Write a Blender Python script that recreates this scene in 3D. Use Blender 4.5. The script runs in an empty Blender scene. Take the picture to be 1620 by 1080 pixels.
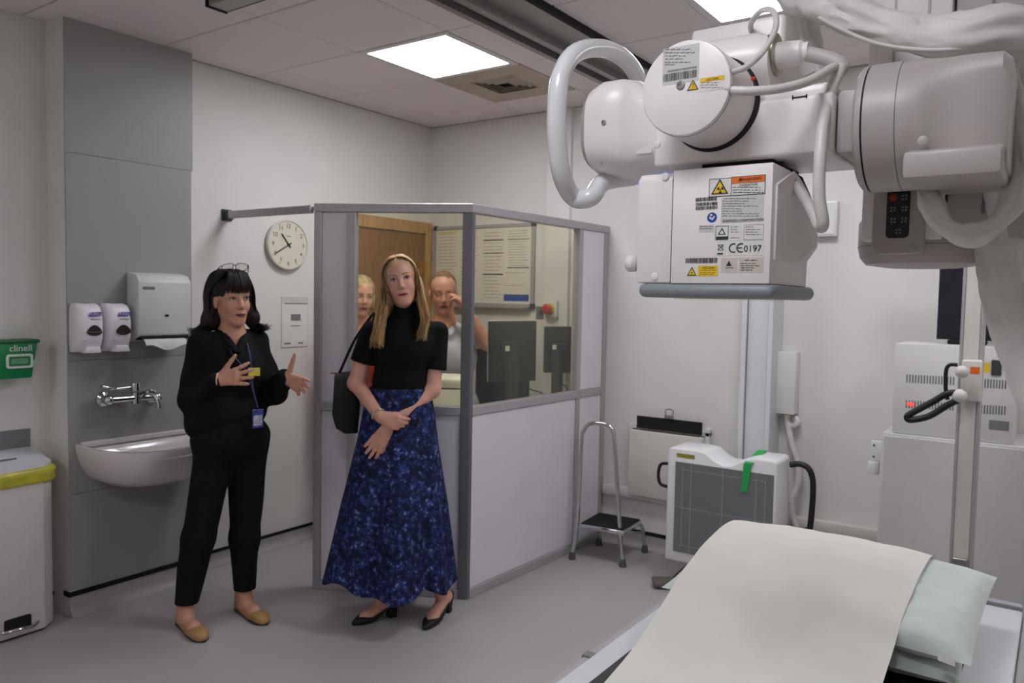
import bpy, bmesh, math, random
import numpy as np
from mathutils import Vector, Matrix

random.seed(7)
SC = bpy.context.scene
COL = SC.collection

# ------------------------------------------------------------------ camera
CAM = np.array([3.842, 0.0, 1.55])
F_PX = 1237.8
def _axes(yaw, pitch, roll):
    y, p, r = (math.radians(a) for a in (yaw, pitch, roll))
    fw = np.array([-math.sin(y)*math.cos(p), math.cos(y)*math.cos(p), -math.sin(p)])
    rt = np.array([math.cos(y), math.sin(y), 0.0])
    up = np.cross(rt, fw)
    return np.array([rt*math.cos(r)+up*math.sin(r), -rt*math.sin(r)+up*math.cos(r), fw])
AX = _axes(35.183, 3.146, 1.06)
cd = bpy.data.cameras.new('camera')
cam = bpy.data.objects.new('camera', cd); COL.objects.link(cam)
cd.sensor_width = 36.0; cd.lens = F_PX*36.0/1620.0; cd.clip_start = 0.02
cd.dof.use_dof = True; cd.dof.focus_distance = 1.45; cd.dof.aperture_fstop = 11.0
cam.matrix_world = Matrix(((AX[0][0], AX[1][0], -AX[2][0], CAM[0]),
                           (AX[0][1], AX[1][1], -AX[2][1], CAM[1]),
                           (AX[0][2], AX[1][2], -AX[2][2], CAM[2]), (0, 0, 0, 1)))
SC.camera = cam

# ------------------------------------------------------------------ light and exposure
LAMP = 14.0            # strength of the ceiling light panels
SC.view_settings.view_transform = 'Standard'
SC.view_settings.look = 'None'
SC.view_settings.gamma = 1.0
SC.view_settings.use_curve_mapping = False
SC.view_settings.exposure = 0.60
w = bpy.data.worlds.new('world'); SC.world = w; w.use_nodes = True
w.node_tree.nodes['Background'].inputs[0].default_value = (.8, .85, .9, 1)
w.node_tree.nodes['Background'].inputs[1].default_value = 0.0
CEIL = 2.80
# x, y of the panel centres; the first two are in the picture, the others are unseen, added to brighten the tube face, left side and right end
LAMPS = [(1.10, 3.18), (2.79, 3.18), (4.59, 3.18), (3.39, 0.18), (1.10, -1.62)]

def ray(px, py):
    d = np.array([(px-810)/F_PX, (540-py)/F_PX, 1.0]); return AX.T @ d
def at(px, py, X=None, Y=None, Z=None):
    """point where the sight line through a photograph pixel meets a plane of the room"""
    d = ray(px, py)
    i, v = (0, X) if X is not None else (1, Y) if Y is not None else (2, Z)
    return CAM + d*((v-CAM[i])/d[i])

# ------------------------------------------------------------------ materials
def lin(c):
    return tuple((v/12.92 if v <= .04045 else ((v+.055)/1.055)**2.4) for v in (x/255.0 for x in c))
MATS = {}
def mat(name, rgb, rough=.5, metal=0.0, var=.04, scale=30.0, bump=0.0, bscale=200.0, spec=.5, emit=0.0, coat=0.0, trans=0.0, alpha=1.0, sheen=0.0, stretch=None):
    if name in MATS: return MATS[name]
    m = bpy.data.materials.new(name); m.use_nodes = True
    nt = m.node_tree; b = nt.nodes['Principled BSDF']
    col = lin(rgb)
    tc = nt.nodes.new('ShaderNodeTexCoord'); src = tc.outputs['Object']
    if stretch:
        mp = nt.nodes.new('ShaderNodeMapping'); mp.inputs['Scale'].default_value = stretch
        nt.links.new(src, mp.inputs[0]); src = mp.outputs[0]
    n = nt.nodes.new('ShaderNodeTexNoise'); n.inputs['Scale'].default_value = scale; n.inputs['Detail'].default_value = 3
    nt.links.new(src, n.inputs['Vector'])
    r = nt.nodes.new('ShaderNodeValToRGB')
    lo = tuple(max(0, c*(1-var*2)) for c in col); hi = tuple(min(1, c*(1+var*2)) for c in col)
    r.color_ramp.elements[0].position = .3; r.color_ramp.elements[1].position = .7
    r.color_ramp.elements[0].color = lo+(1,); r.color_ramp.elements[1].color = hi+(1,)
    nt.links.new(n.outputs['Fac'], r.inputs[0]); nt.links.new(r.outputs[0], b.inputs['Base Color'])
    b.inputs['Roughness'].default_value = rough; b.inputs['Metallic'].default_value = metal
    b.inputs['Specular IOR Level'].default_value = spec
    b.inputs['Coat Weight'].default_value = coat
    b.inputs['Transmission Weight'].default_value = trans; b.inputs['Alpha'].default_value = alpha
    b.inputs['Sheen Weight'].default_value = sheen
    if emit:
        b.inputs['Emission Color'].default_value = col+(1,); b.inputs['Emission Strength'].default_value = emit
    if bump:
        n2 = nt.nodes.new('ShaderNodeTexNoise'); n2.inputs['Scale'].default_value = bscale; n2.inputs['Detail'].default_value = 2
        nt.links.new(src, n2.inputs['Vector'])
        bp = nt.nodes.new('ShaderNodeBump'); bp.inputs['Strength'].default_value = bump; bp.inputs['Distance'].default_value = .002
        nt.links.new(n2.outputs['Fac'], bp.inputs['Height']); nt.links.new(bp.outputs[0], b.inputs['Normal'])
    MATS[name] = m
    return m

# ------------------------------------------------------------------ mesh helpers: every one returns (verts, faces)
def mjoin(*ms):
    V, Fc = [], []
    for v, f in ms:
        o = len(V); V.extend([tuple(p) for p in v]); Fc.extend([tuple(i+o for i in q) for q in f])
    return V, Fc
def xf(m, M):
    return [tuple(M @ Vector(p)) for p in m[0]], m[1]
def mv(m, d):
    return [(p[0]+d[0], p[1]+d[1], p[2]+d[2]) for p in m[0]], m[1]
def box(x0, x1, y0, y1, z0, z1, bev=0.0, seg=2):
    if bev <= 0:
        v = [(x0,y0,z0),(x1,y0,z0),(x1,y1,z0),(x0,y1,z0),(x0,y0,z1),(x1,y0,z1),(x1,y1,z1),(x0,y1,z1)]
        return v, [(3,2,1,0),(4,5,6,7),(0,1,5,4),(1,2,6,5),(2,3,7,6),(3,0,4,7)]
    bm = bmesh.new(); bmesh.ops.create_cube(bm, size=1)
    for v in bm.verts: v.co = ((x0+x1)/2+v.co.x*(x1-x0), (y0+y1)/2+v.co.y*(y1-y0), (z0+z1)/2+v.co.z*(z1-z0))
    bmesh.ops.bevel(bm, geom=list(bm.edges), offset=bev, segments=seg, profile=.5, affect='EDGES')
    return frombm(bm)
def frombm(bm):
    bm.verts.ensure_lookup_table(); bm.verts.index_update()
    v = [tuple(x.co) for x in bm.verts]; f = [tuple(l.index for l in q.verts) for q in bm.faces]; bm.free(); return v, f
def obox(c, ax, size, bev=0.0, seg=2):
    """box centred at c with axes ax (3 unit vectors) and full sizes"""
    m = box(-size[0]/2, size[0]/2, -size[1]/2, size[1]/2, -size[2]/2, size[2]/2, bev, seg)
    a = [Vector(x) for x in ax]
    return [tuple(Vector(c)+a[0]*p[0]+a[1]*p[1]+a[2]*p[2]) for p in m[0]], m[1]
def prism(poly, axis, a, b, bev=0.0, seg=2):
    """polygon in the two remaining axes (cyclic order after axis), extruded along axis from a to b"""
    n = len(poly); V = []
    for t in (a, b):
        for (p, q) in poly:
            V.append({'x': (t, p, q), 'y': (p, t, q), 'z': (p, q, t)}[axis])
    Fc = [tuple(range(n))[::-1], tuple(range(n, 2*n))]+[(i, (i+1) % n, n+(i+1) % n, n+i) for i in range(n)]
    bm = bmesh.new(); vs = [bm.verts.new(p) for p in V]
    for q in Fc: bm.faces.new([vs[i] for i in q])
    bmesh.ops.recalc_face_normals(bm, faces=bm.faces)
    if bev > 0: bmesh.ops.bevel(bm, geom=list(bm.edges), offset=bev, segments=seg, profile=.5, affect='EDGES', clamp_overlap=True)
    return frombm(bm)
def frame_of(d):
    d = Vector(d).normalized(); u = Vector((0, 0, 1)) if abs(d.z) < .9 else Vector((1, 0, 0))
    s = d.cross(u).normalized(); return s, s.cross(d).normalized(), d
def cyl(a, b, r, r2=None, n=24, bev=0.0):
    a, b = Vector(a), Vector(b); r2 = r if r2 is None else r2
    L = (b-a).length
    if bev > 0: prof = [(0, r-bev), (bev*.3, r-bev*.3), (bev, r), (L-bev, r2), (L-bev*.3, r2-bev*.3), (L, r2-bev)]
    else: prof = [(0, r), (L, r2)]
    return lathe(prof, a, b-a, n)
def lathe(prof, o, d, n=32, arc=None, caps=True):
    """profile of (distance along axis, radius)"""
    s, u, d = frame_of(d); o = Vector(o); V = []
    for (h, r) in prof:
        for i in range(n):
            t = 2*math.pi*i/n; V.append(tuple(o+d*h+(s*math.cos(t)+u*math.sin(t))*r))
    Fc = []
    for k in range(len(prof)-1):
        for i in range(n):
            j = (i+1) % n; Fc.append((k*n+i, k*n+j, (k+1)*n+j, (k+1)*n+i))
    if caps: Fc.append(tuple(range(n))[::-1]); Fc.append(tuple((len(prof)-1)*n+i for i in range(n)))
    return V, Fc
def smooth_path(pts, sub=6, closed=False):
    P = [Vector(p) for p in pts]; out = []; n = len(P)
    rng = range(n if closed else n-1)
    for i in rng:
        p0 = P[(i-1) % n] if closed or i > 0 else P[0]*2-P[1]
        p1, p2 = P[i], P[(i+1) % n]
        p3 = P[(i+2) % n] if closed or i+2 < n else P[-1]*2-P[-2]
        for k in range(sub):
            t = k/sub; t2 = t*t; t3 = t2*t
            out.append(.5*((2*p1)+(-p0+p2)*t+(2*p0-5*p1+4*p2-p3)*t2+(-p0+3*p1-3*p2+p3)*t3))
    if not closed: out.append(P[-1])
    return out
def tube(pts, r, n=10, sub=6, closed=False, flat=1.0, smooth=True, wob=None):
    """swept tube; r is a number or a function of 0..1; flat squashes one axis"""
    P = smooth_path(pts, sub, closed) if smooth else [Vector(p) for p in pts]
    m = len(P); V = []; Fc = []; nrm = None
    for i, p in enumerate(P):
        a = P[(i-1) % m] if closed or i > 0 else P[i]; b = P[(i+1) % m] if closed or i < m-1 else P[i]
        d = (b-a).normalized() if (b-a).length > 1e-9 else Vector((0, 0, 1))
        if nrm is None: nrm = frame_of(d)[0]
        nrm = (nrm-d*nrm.dot(d)).normalized(); bi = d.cross(nrm)
        rr = r(i/(m-1 if not closed else m)) if callable(r) else r
        for k in range(n):
            t = 2*math.pi*k/n; q = rr*(1+(wob(i, t) if wob else 0))
            V.append(tuple(p+nrm*math.cos(t)*q+bi*math.sin(t)*q*flat))
    for i in range(m if closed else m-1):
        for k in range(n):
            j = (i+1) % m; l = (k+1) % n; Fc.append((i*n+k, i*n+l, j*n+l, j*n+k))
    if not closed: Fc.append(tuple(range(n))[::-1]); Fc.append(tuple((m-1)*n+k for k in range(n)))
    return V, Fc
def sphere(c, r, nu=16, nv=10, ax=None):
    r = (r, r, r) if not isinstance(r, (tuple, list)) else r
    V = []; Fc = []
    a = [Vector(x) for x in ax] if ax is not None else [Vector((1, 0, 0)), Vector((0, 1, 0)), Vector((0, 0, 1))]
    c = Vector(c)
    V.append(tuple(c-a[2]*r[2]))
    for i in range(1, nv):
        ph = -math.pi/2+math.pi*i/nv
        for k in range(nu):
            t = 2*math.pi*k/nu
            V.append(tuple(c+a[0]*r[0]*math.cos(ph)*math.cos(t)+a[1]*r[1]*math.cos(ph)*math.sin(t)+a[2]*r[2]*math.sin(ph)))
    V.append(tuple(c+a[2]*r[2])); L = len(V)-1
    for k in range(nu):
        l = (k+1) % nu; Fc.append((0, 1+l, 1+k)); Fc.append((L, 1+(nv-2)*nu+k, 1+(nv-2)*nu+l))
        for i in range(nv-2): Fc.append((1+i*nu+k, 1+i*nu+l, 1+(i+1)*nu+l, 1+(i+1)*nu+k))
    return V, Fc
def text(s, size, o, right, up, depth=.0004, align='CENTER'):
    """flat lettering with a little thickness; o is the anchor, right and up are unit vectors"""
    c = bpy.data.curves.new('lettering', 'FONT'); c.body = s; c.size = size; c.align_x = align; c.align_y = 'CENTER'
    c.extrude = depth/2; c.resolution_u = 3
    ob = bpy.data.objects.new('lettering', c); COL.objects.link(ob)
    dg = bpy.context.evaluated_depsgraph_get(); me = ob.evaluated_get(dg).to_mesh()
    R, U = Vector(right).normalized(), Vector(up).normalized(); N = R.cross(U)
    V = [tuple(Vector(o)+R*v.co.x+U*v.co.y+N*(v.co.z+depth/2)) for v in me.vertices]; Fc = [tuple(p.vertices) for p in me.polygons]
    ob.evaluated_get(dg).to_mesh_clear(); bpy.data.objects.remove(ob); bpy.data.curves.remove(c)
    return V, Fc

# ------------------------------------------------------------------ object helpers
def build(name, m, material, parent=None, base=None, smooth=None, label=None, kind=None):
    """link one mesh object; coordinates are room coordinates, the origin goes to base (or the parent's place)"""
    o0 = Vector(parent['_base']) if parent is not None else Vector(base if base is not None else (0, 0, 0))
    me = bpy.data.meshes.new(name)
    V = np.array(m[0], dtype=float)-np.array(o0)
    me.from_pydata(V.tolist(), [], m[1]); me.update()
    if smooth is not None:
        me.polygons.foreach_set('use_smooth', [True]*len(me.polygons))
        if smooth < 180: me.set_sharp_from_angle(angle=math.radians(smooth))
    me.materials.append(material)
    ob = bpy.data.objects.new(name, me); COL.objects.link(ob)
    if parent is not None: ob.parent = parent; ob['_base'] = list(o0)
    else: ob.location = o0; ob['_base'] = list(o0)
    if label: ob['label'] = label
    if kind: ob['kind'] = kind
    return ob
def tag(o, label, cat, group=None, kind=None):
    o['label'] = label; o['category'] = cat
    if group: o['group'] = group
    if kind: o['kind'] = kind
    return o
def thing(name, label, cat, base, group=None, kind=None):
    o = bpy.data.objects.new(name, None); COL.objects.link(o); o.location = base; o['_base'] = list(base)
    o.empty_display_size = .05
    return tag(o, label, cat, group, kind)
def copy_tree(o, d, label=None, parent=None):
    c = o.copy(); COL.objects.link(c)
    if parent is not None: c.parent = parent
    else: c.location = Vector(o.location)+Vector(d)
    if label: c['label'] = label
    for ch in [x for x in COL.objects if x.parent == o]: copy_tree(ch, d, None, c)
    return c

# ------------------------------------------------------------------ palette
M_wall = mat('wall_paint', (226, 222, 217), .6, var=.012, scale=3, bump=.05, bscale=400)
M_ceiltile = mat('ceiling_tile_mineral', (236, 228, 226), .85, var=.03, scale=160, bump=.25, bscale=500, spec=.2)
M_grid = mat('ceiling_grid_grey', (170, 166, 163), .7, var=.02)
M_panel = mat('hygiene_panel_grey', (156, 156, 152), .45, var=.012, scale=2)
M_black = mat('black_plastic', (16, 16, 17), .45, var=.1)
M_blackm = mat('black_matt', (12, 12, 13), .8, var=.1)
M_alu = mat('anodised_aluminium', (176, 172, 174), .42, metal=.25, var=.02, scale=60)
M_chrome = mat('chrome', (205, 205, 208), .12, metal=1.0, var=.02)
M_steel = mat('brushed_steel', (170, 168, 165), .3, metal=.9, var=.05, scale=80)
M_white = mat('white_enamel', (226, 224, 222), .35, var=.012, scale=10)
M_whiteg = mat('white_gloss', (230, 229, 231), .22, var=.01, scale=10, coat=.2)
M_cream = mat('cream_enamel', (214, 209, 200), .45, var=.015, scale=10)
M_lilac = mat('screen_panel_laminate', (222, 217, 224), .35, var=.01, scale=6)
M_paper = mat('paper_white', (226, 224, 218), .8, var=.02)
M_ink = mat('printed_ink', (40, 40, 44), .7, var=.05)
M_inkg = mat('printed_grey', (120, 120, 122), .7, var=.05)
M_wood = mat('oak_veneer', (136, 92, 42), .45, var=.16, scale=6, stretch=(14, 14, 1.2))
M_yellow = mat('warning_yellow', (236, 196, 30), .5, var=.03)
M_orange = mat('warning_orange', (232, 110, 30), .5, var=.03)
M_blue = mat('sign_blue', (26, 70, 160), .5, var=.03)
M_red = mat('red_plastic', (190, 40, 30), .4, var=.05)
M_grey = mat('mid_grey_plastic', (120, 121, 122), .5, var=.03)
M_dgrey = mat('dark_grey_plastic', (58, 60, 63), .5, var=.05)
M_rubber = mat('grey_rubber', (92, 90, 88), .8, var=.05)

def floor_mat():
    m = bpy.data.materials.new('speckled_vinyl'); m.use_nodes = True; nt = m.node_tree; b = nt.nodes['Principled BSDF']
    tc = nt.nodes.new('ShaderNodeTexCoord')
    v = nt.nodes.new('ShaderNodeTexVoronoi'); v.inputs['Scale'].default_value = 260
    n = nt.nodes.new('ShaderNodeTexNoise'); n.inputs['Scale'].default_value = 420; n.inputs['Detail'].default_value = 2
    n2 = nt.nodes.new('ShaderNodeTexNoise'); n2.inputs['Scale'].default_value = 2.2; n2.inputs['Detail'].default_value = 4
    for q in (v, n, n2): nt.links.new(tc.outputs['Object'], q.inputs['Vector'])
    r = nt.nodes.new('ShaderNodeValToRGB'); e = r.color_ramp.elements
    e[0].position = .33; e[0].color = lin((138, 133, 134))+(1,); e[1].position = .44; e[1].color = lin((182, 176, 177))+(1,)
    x = e.new(.62); x.color = lin((186, 180, 181))+(1,); y = e.new(.72); y.color = lin((206, 202, 202))+(1,)
    nt.links.new(n.outputs['Fac'], r.inputs[0])
    mx = nt.nodes.new('ShaderNodeMixRGB'); mx.blend_type = 'MULTIPLY'; mx.inputs[0].default_value = .12
    nt.links.new(r.outputs[0], mx.inputs[1]); nt.links.new(n2.outputs['Fac'], mx.inputs[2]); nt.links.new(mx.outputs[0], b.inputs['Base Color'])
    b.inputs['Roughness'].default_value = .42; b.inputs['Specular IOR Level'].default_value = .35
    return m
def glass_mat(name, tint, rough=.0):
    m = bpy.data.materials.new(name); m.use_nodes = True; nt = m.node_tree; nt.nodes.clear()
    o = nt.nodes.new('ShaderNodeOutputMaterial'); t = nt.nodes.new('ShaderNodeBsdfTransparent'); g = nt.nodes.new('ShaderNodeBsdfGlossy')
    t.inputs[0].default_value = lin(tint)+(1,); g.inputs['Roughness'].default_value = rough+.01
    lw = nt.nodes.new('ShaderNodeLayerWeight'); pw = nt.nodes.new('ShaderNodeMath'); pw.operation = 'POWER'; pw.inputs[1].default_value = 5
    ml = nt.nodes.new('ShaderNodeMath'); ml.operation = 'MULTIPLY_ADD'; ml.inputs[1].default_value = .9; ml.inputs[2].default_value = .04
    nt.links.new(lw.outputs['Facing'], pw.inputs[0]); nt.links.new(pw.outputs[0], ml.inputs[0])
    mx = nt.nodes.new('ShaderNodeMixShader'); nt.links.new(ml.outputs[0], mx.inputs[0]); nt.links.new(t.outputs[0], mx.inputs[1]); nt.links.new(g.outputs[0], mx.inputs[2])
    nt.links.new(mx.outputs[0], o.inputs[0]); return m
M_floor = floor_mat()
M_glass = glass_mat('lead_glass', (250, 249, 238))

# ------------------------------------------------------------------ room shell
X0, X1, Y0, Y1 = -.06, 6.0, -2.2, 4.45
def struct(name, m, material, label, cat, smooth=None):
    return tag(build(name, m, material, smooth=smooth), label, cat, kind='structure')
struct('floor', box(X0-.25, X1+.1, Y0-.1, Y1+.1, -.08, 0), M_floor, 'pale grey speckled vinyl floor of the X-ray room', 'floor')
wl = struct('wall_left', mjoin(box(-.36, -.06, 2.43, Y1, 0, CEIL+.1), box(-.36, -.12, Y0, 1.78, 0, CEIL+.1), box(-.36, .044, 1.78, 2.43, 0, CEIL+.1)), M_wall,
            'white painted wall behind the hand basin and the clock', 'wall')
wb = struct('wall_back', box(-.2, X1+.1, Y1, Y1+.12, 0, CEIL+.1), M_wall, 'white painted back wall behind the step stool and detector stand', 'wall')
struct('wall_right', box(X1, X1+.12, Y0, Y1, 0, CEIL+.1), M_wall, 'white wall at the far right beyond the table', 'wall')
struct('wall_front', box(-.36, X1+.12, Y0-.12, Y0, 0, CEIL+.1), M_wall, 'white wall behind the camera', 'wall')
# vinyl skirting coves up the walls and ends in a black line
def cove(p0, p1, n, h, r=.045):
    """quarter-round cove between floor and wall from p0 to p1; n points into the room"""
    p0, p1, n = Vector(p0), Vector(p1), Vector(n); prof = [(0.0, 0.0)]
    for k in range(7):
        a = math.pi/2*k/6; prof.append((r*(1-math.sin(a))+.004, r*(1-math.cos(a))+.002))
    prof += [(.004, h), (0, h)]; V = []; N = len(prof)
    prof[0] = (0, 0); prof.insert(1, (r+.004, 0)); N = len(prof)
    for p in (p0, p1):
        for (d, z) in prof: V.append(tuple(p+n*d+Vector((0, 0, z))))
    return V, [(i, (i+1) % N, N+(i+1) % N, N+i) for i in range(N)]+[tuple(range(N))[::-1], tuple(range(N, 2*N))]
struct('trim_1', mjoin(cove((-.06, 2.43, 0), (-.06, Y1, 0), (1, 0, 0), .07), cove((.044, 1.78, 0), (.044, 2.43, 0), (1, 0, 0), .095),
       cove((-.12, Y0, 0), (-.12, 1.78, 0), (1, 0, 0), .07)), M_floor, 'grey vinyl skirting coved up the left wall', 'skirting', smooth=40)
struct('trim_2', cove((-.06, Y1, 0), (X1, Y1, 0), (0, -1, 0), .085), M_floor, 'grey vinyl skirting coved up the back wall', 'skirting', smooth=40)
struct('trim_3', mjoin(box(-.06, -.054, 2.43, 3.62, .07, .088), box(.044, .052, 1.775, 2.436, .095, .118), box(-.12, -.112, Y0, 1.78, .07, .088), box(-.004, .05, 1.774, 1.7799, .095, .118)), M_blackm,
       'black edging strip above the skirting on the left wall', 'edging')
struct('trim_4', box(1.42, 5.9, Y1-.006, Y1, .085, .108), M_blackm, 'black edging strip above the skirting on the back wall', 'edging')
struct('trim_5', mjoin(box(.985, 1.165, Y1-.03, Y1, 0.1, CEIL)), mat('wall_paint_cover', (230, 226, 222), .5, var=.012, scale=3), 'white boxed pipe cover running up the back wall', 'pipe cover')
struct('trim_6', mjoin(box(1.472, 3.155, Y1-.055, Y1, .315, .375, .006)), M_cream, 'white cable trunking low along the back wall', 'trunking', smooth=40)

# ceiling: slab, grid and single tiles
ce = struct('ceiling', box(-.4, X1+.12, Y0-.12, Y1+.12, CEIL+.03, CEIL+.1), M_grid, 'suspended ceiling of square mineral tiles', 'ceiling')
XS = [-.12, .2, .8, 1.4, 1.668, None, 1.98, 2.49, 3.09, 3.69, 4.29, 4.89, 5.49, 6.0]
YS = [-2.2, -1.92, -1.32, -.72, -.12, .48, 1.08, 1.68, 2.28, 2.88, 3.48, 4.08, 4.45]
g = .004
tile_cache = {}
VENT = (1.10, 3.78)
for i in range(len(XS)-1):
    if XS[i] is None or XS[i+1] is None: continue
    for j in range(len(YS)-1):
        xa, xb, ya, yb = XS[i], XS[i+1], YS[j], YS[j+1]
        cx, cy = (xa+xb)/2, (ya+yb)/2
        if any(abs(cx-a) < .05 and abs(cy-b) < .05 for a, b in LAMPS+[VENT]): continue
        key = (round(xb-xa, 3), round(yb-ya, 3))
        if key not in tile_cache:
            a, b = key[0]/2-g, key[1]/2-g
            t = build('ceiling_tile', box(-a, a, -b, b, 0, .014, .004, 1), M_ceiltile)
            tile_cache[key] = t.data; bpy.data.objects.remove(t)
        t = bpy.data.objects.new('ceiling_tile', tile_cache[key]); COL.objects.link(t); t.parent = ce; t.location = (cx, cy, CEIL)
build('ceiling_grid', mjoin(*[box(x-.012, x+.012, Y0, Y1, CEIL+.014, CEIL+.03) for x in XS if x is not None], *[box(-.12, X1, y-.012, y+.012, CEIL+.0145, CEIL+.0295) for y in YS]), M_grid, ce)
build('shadow_gap_angle', mjoin(box(-.06, -.045, 2.43, Y1, CEIL-.003, CEIL+.012), box(-.06, X1, Y1-.015, Y1, CEIL-.003, CEIL+.012)), M_grid, ce)

# light panels
M_diff = mat('led_diffuser', (246, 248, 255), .5, var=0, emit=LAMP)
M_lframe = mat('lamp_frame_white', (225, 222, 220), .5, var=.01)
names = ['square white ceiling light panel lit above the glazed screen', 'square white ceiling light panel lit above the X-ray tube', 'unseen square ceiling light panel added over the right end of the room', 'unseen square ceiling light panel added to light the tube face', 'unseen square ceiling light panel added behind the camera to lift the left side']
lamp0 = None
for (x, y), lb in zip(LAMPS, names):
    if lamp0 is None:
        lamp0 = thing('ceiling_light', lb, 'ceiling light', (x, y, CEIL), group='ceiling light panels')
        fr = []
        for a, b, c_, d in ((-.298, -.262, -.298, .298), (.262, .298, -.298, .298), (-.262, .262, -.298, -.262), (-.262, .262, .262, .298)):
            fr.append(box(x+a, x+b, y+c_, y+d, CEIL-.002, CEIL+.02))
        build('frame', mjoin(*fr), M_lframe, lamp0)
        poly = []
        for k in range(24):
            t = 2*math.pi*(k+.5)/24; c, s = math.cos(t), math.sin(t); r = .022
            poly.append((x+math.copysign(.2625-r, c)+r*c, y+math.copysign(.2625-r, s)+r*s))
        build('diffuser', prism(poly, 'z', CEIL-.001, CEIL+.012), M_diff, lamp0)
    else:
        copy_tree(lamp0, (x-LAMPS[0][0], y-LAMPS[0][1], 0), lb)
# air vent in its tile
M_ventp = mat('vent_plate_dusty', (186, 176, 160), .7, var=.06, scale=5)
vt = thing('ceiling_vent', 'dusty square air vent with stepped louvres in the ceiling beside the light panel', 'air vent', (VENT[0], VENT[1], CEIL))
x, y = VENT
fr = []
for a, b, c_, d in ((-.298, -.15, -.298, .298), (.15, .298, -.298, .298), (-.15, .15, -.298, -.15), (-.15, .15, .15, .298)):
    fr.append(box(x+a, x+b, y+c_, y+d, CEIL, CEIL+.014))
build('plate', mjoin(*fr), M_ventp, vt)
build('duct', box(x-.15, x+.15, y-.15, y+.15, CEIL+.024, CEIL+.029), M_dgrey, vt)
for k in range(4):
    a = .15-.03*k; fr = []
    for q in range(4):
        t = math.pi/2*q; R = Matrix.Translation((x, y, 0)) @ Matrix.Rotation(t, 4, 'Z')
        fr.append(xf(obox((0, a-.008, CEIL+.004), [(1, 0, 0), (0, .7, .7), (0, -.7, .7)], (2*a-.016, .022, .002)), R))
    build('louvre', mjoin(*fr), M_ventp, vt)

# ------------------------------------------------------------------ ceiling tracks that carry the X-ray tube
M_track = mat('track_aluminium', (150, 146, 142), .4, metal=.5, var=.03)
rl = thing('ceiling_track', 'long grey aluminium ceiling track running towards the back wall', 'ceiling track', (1.74, 1.2, CEIL))
build('channel', mjoin(box(1.668, 1.70, Y0+.1, Y1-.01, CEIL-.05, CEIL+.012), box(1.76, 1.80, Y0+.1, Y1-.01, CEIL-.05, CEIL+.012), box(1.70, 1.76, Y0+.1, Y1-.01, CEIL-.015, CEIL+.012)), M_track, rl)
build('cover_strip', box(1.80, 1.98, Y0+.1, Y1-.01, CEIL-.012, CEIL+.012), M_track, rl)
build('slot', box(1.702, 1.758, Y0+.1, Y1-.01, CEIL-.019, CEIL-.016), M_dgrey, rl)
build('black_edge', box(1.975, 1.995, Y0+.1, Y1-.01, CEIL-.03, CEIL+.012), M_blackm, rl)
br = thing('bridge_rail', 'end of a black and steel cross rail hanging under the ceiling, top left', 'ceiling rail', (2.6, 2.03, CEIL-.05))
build('beam', mjoin(box(.85, 5.2, 1.99, 2.08, CEIL-.048, CEIL-.012, .003)), M_track, br)
build('end_cap', box(.835, .849, 1.985, 2.085, CEIL-.052, CEIL-.008), M_blackm, br)
build('black_strip', box(.85, 5.2, 2.0805, 2.088, CEIL-.046, CEIL-.010), M_blackm, br)
for _x in (1.0, 2.2, 3.3, 4.5): build('hanger', box(_x-.03, _x+.03, 2.0, 2.07, CEIL-.012, CEIL), M_steel, br)

# ------------------------------------------------------------------ hygiene panels behind the basin
for nm, lb, z0, z1 in (('wall_panel', 'grey wall panel below the hand basin', .125, .5865), ('wall_panel', 'grey wall panel between basin and soap dispensers, holding the tap', .588, 1.2185), ('wall_panel', 'tall grey wall panel behind the soap and towel dispensers', 1.22, 2.1865), ('wall_panel', 'plain grey wall panel above the dispensers up to the ceiling', 2.188, 2.798)):
    x = .051 if z1 < 2.3 else .047
    tag(build(nm, box(.044, x, 1.781, 2.418 if z1 < 2.3 else 2.43, z0, z1, .0015, 1), M_panel, base=(.044, 2.1, z0)), lb, 'wall panel', 'grey hygiene panels')

# ------------------------------------------------------------------ protective screen (control booth)
M_alud = mat('darker_grey_aluminium', (118, 116, 122), .42, metal=.3, var=.02, scale=60)  # darker grey than the other frame posts, used around the screen corner
A = Vector((.667, 2.717, 0)); B = Vector((1.404, 3.10, 0)); Cc = Vector((1.45, 4.45, 0))
scr = thing('protective_screen', 'lilac grey protective screen with aluminium frame and large lead glass windows', 'partition', (1.2, 3.0, 0))
def seg(P, Q, s0, s1, z0, z1, th, name, material, off=0.0, bev=.003):
    d = (Q-P).normalized(); n = Vector((d.y, -d.x, 0))   # n points to the camera side
    c = P+d*((s0+s1)/2)-n*(.025-off); c.z = (z0+z1)/2
    return build(name, obox(c, [d, n, (0, 0, 1)], (s1-s0, th, z1-z0), bev, 1), material, scr)
LF = (B-A).length; LR = (Cc-B).length; HT = 2.02
def panel_set(P, Q, L, posts, bays):
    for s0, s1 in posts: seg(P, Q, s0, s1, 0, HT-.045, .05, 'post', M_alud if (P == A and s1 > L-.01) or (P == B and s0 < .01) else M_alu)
    for (s0, s1, kind) in bays:
        seg(P, Q, s0-.0005, s1+.0005, 0, .05, .05, 'bottom_rail', M_alu)
        seg(P, Q, s0-.0005, s1+.0005, .95, .995, .052, 'mid_rail', M_alu)
        seg(P, Q, s0, s1, .05, .95, .03, 'panel', M_lilac)
        if kind == 'g': seg(P, Q, s0, s1, .995, HT-.045, .008, 'window_pane', M_glass, 0, 0)
        else: seg(P, Q, s0, s1, .995, HT-.045, .03, 'panel', M_lilac)
    seg(P, Q, 0, L, HT-.045, HT, .052, 'top_rail', M_alu)
panel_set(A, B, LF, [(0, .04), (.180, .222), (LF-.052, LF)], [(.04, .180, 'p'), (.222, LF-.052, 'g')])
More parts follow.
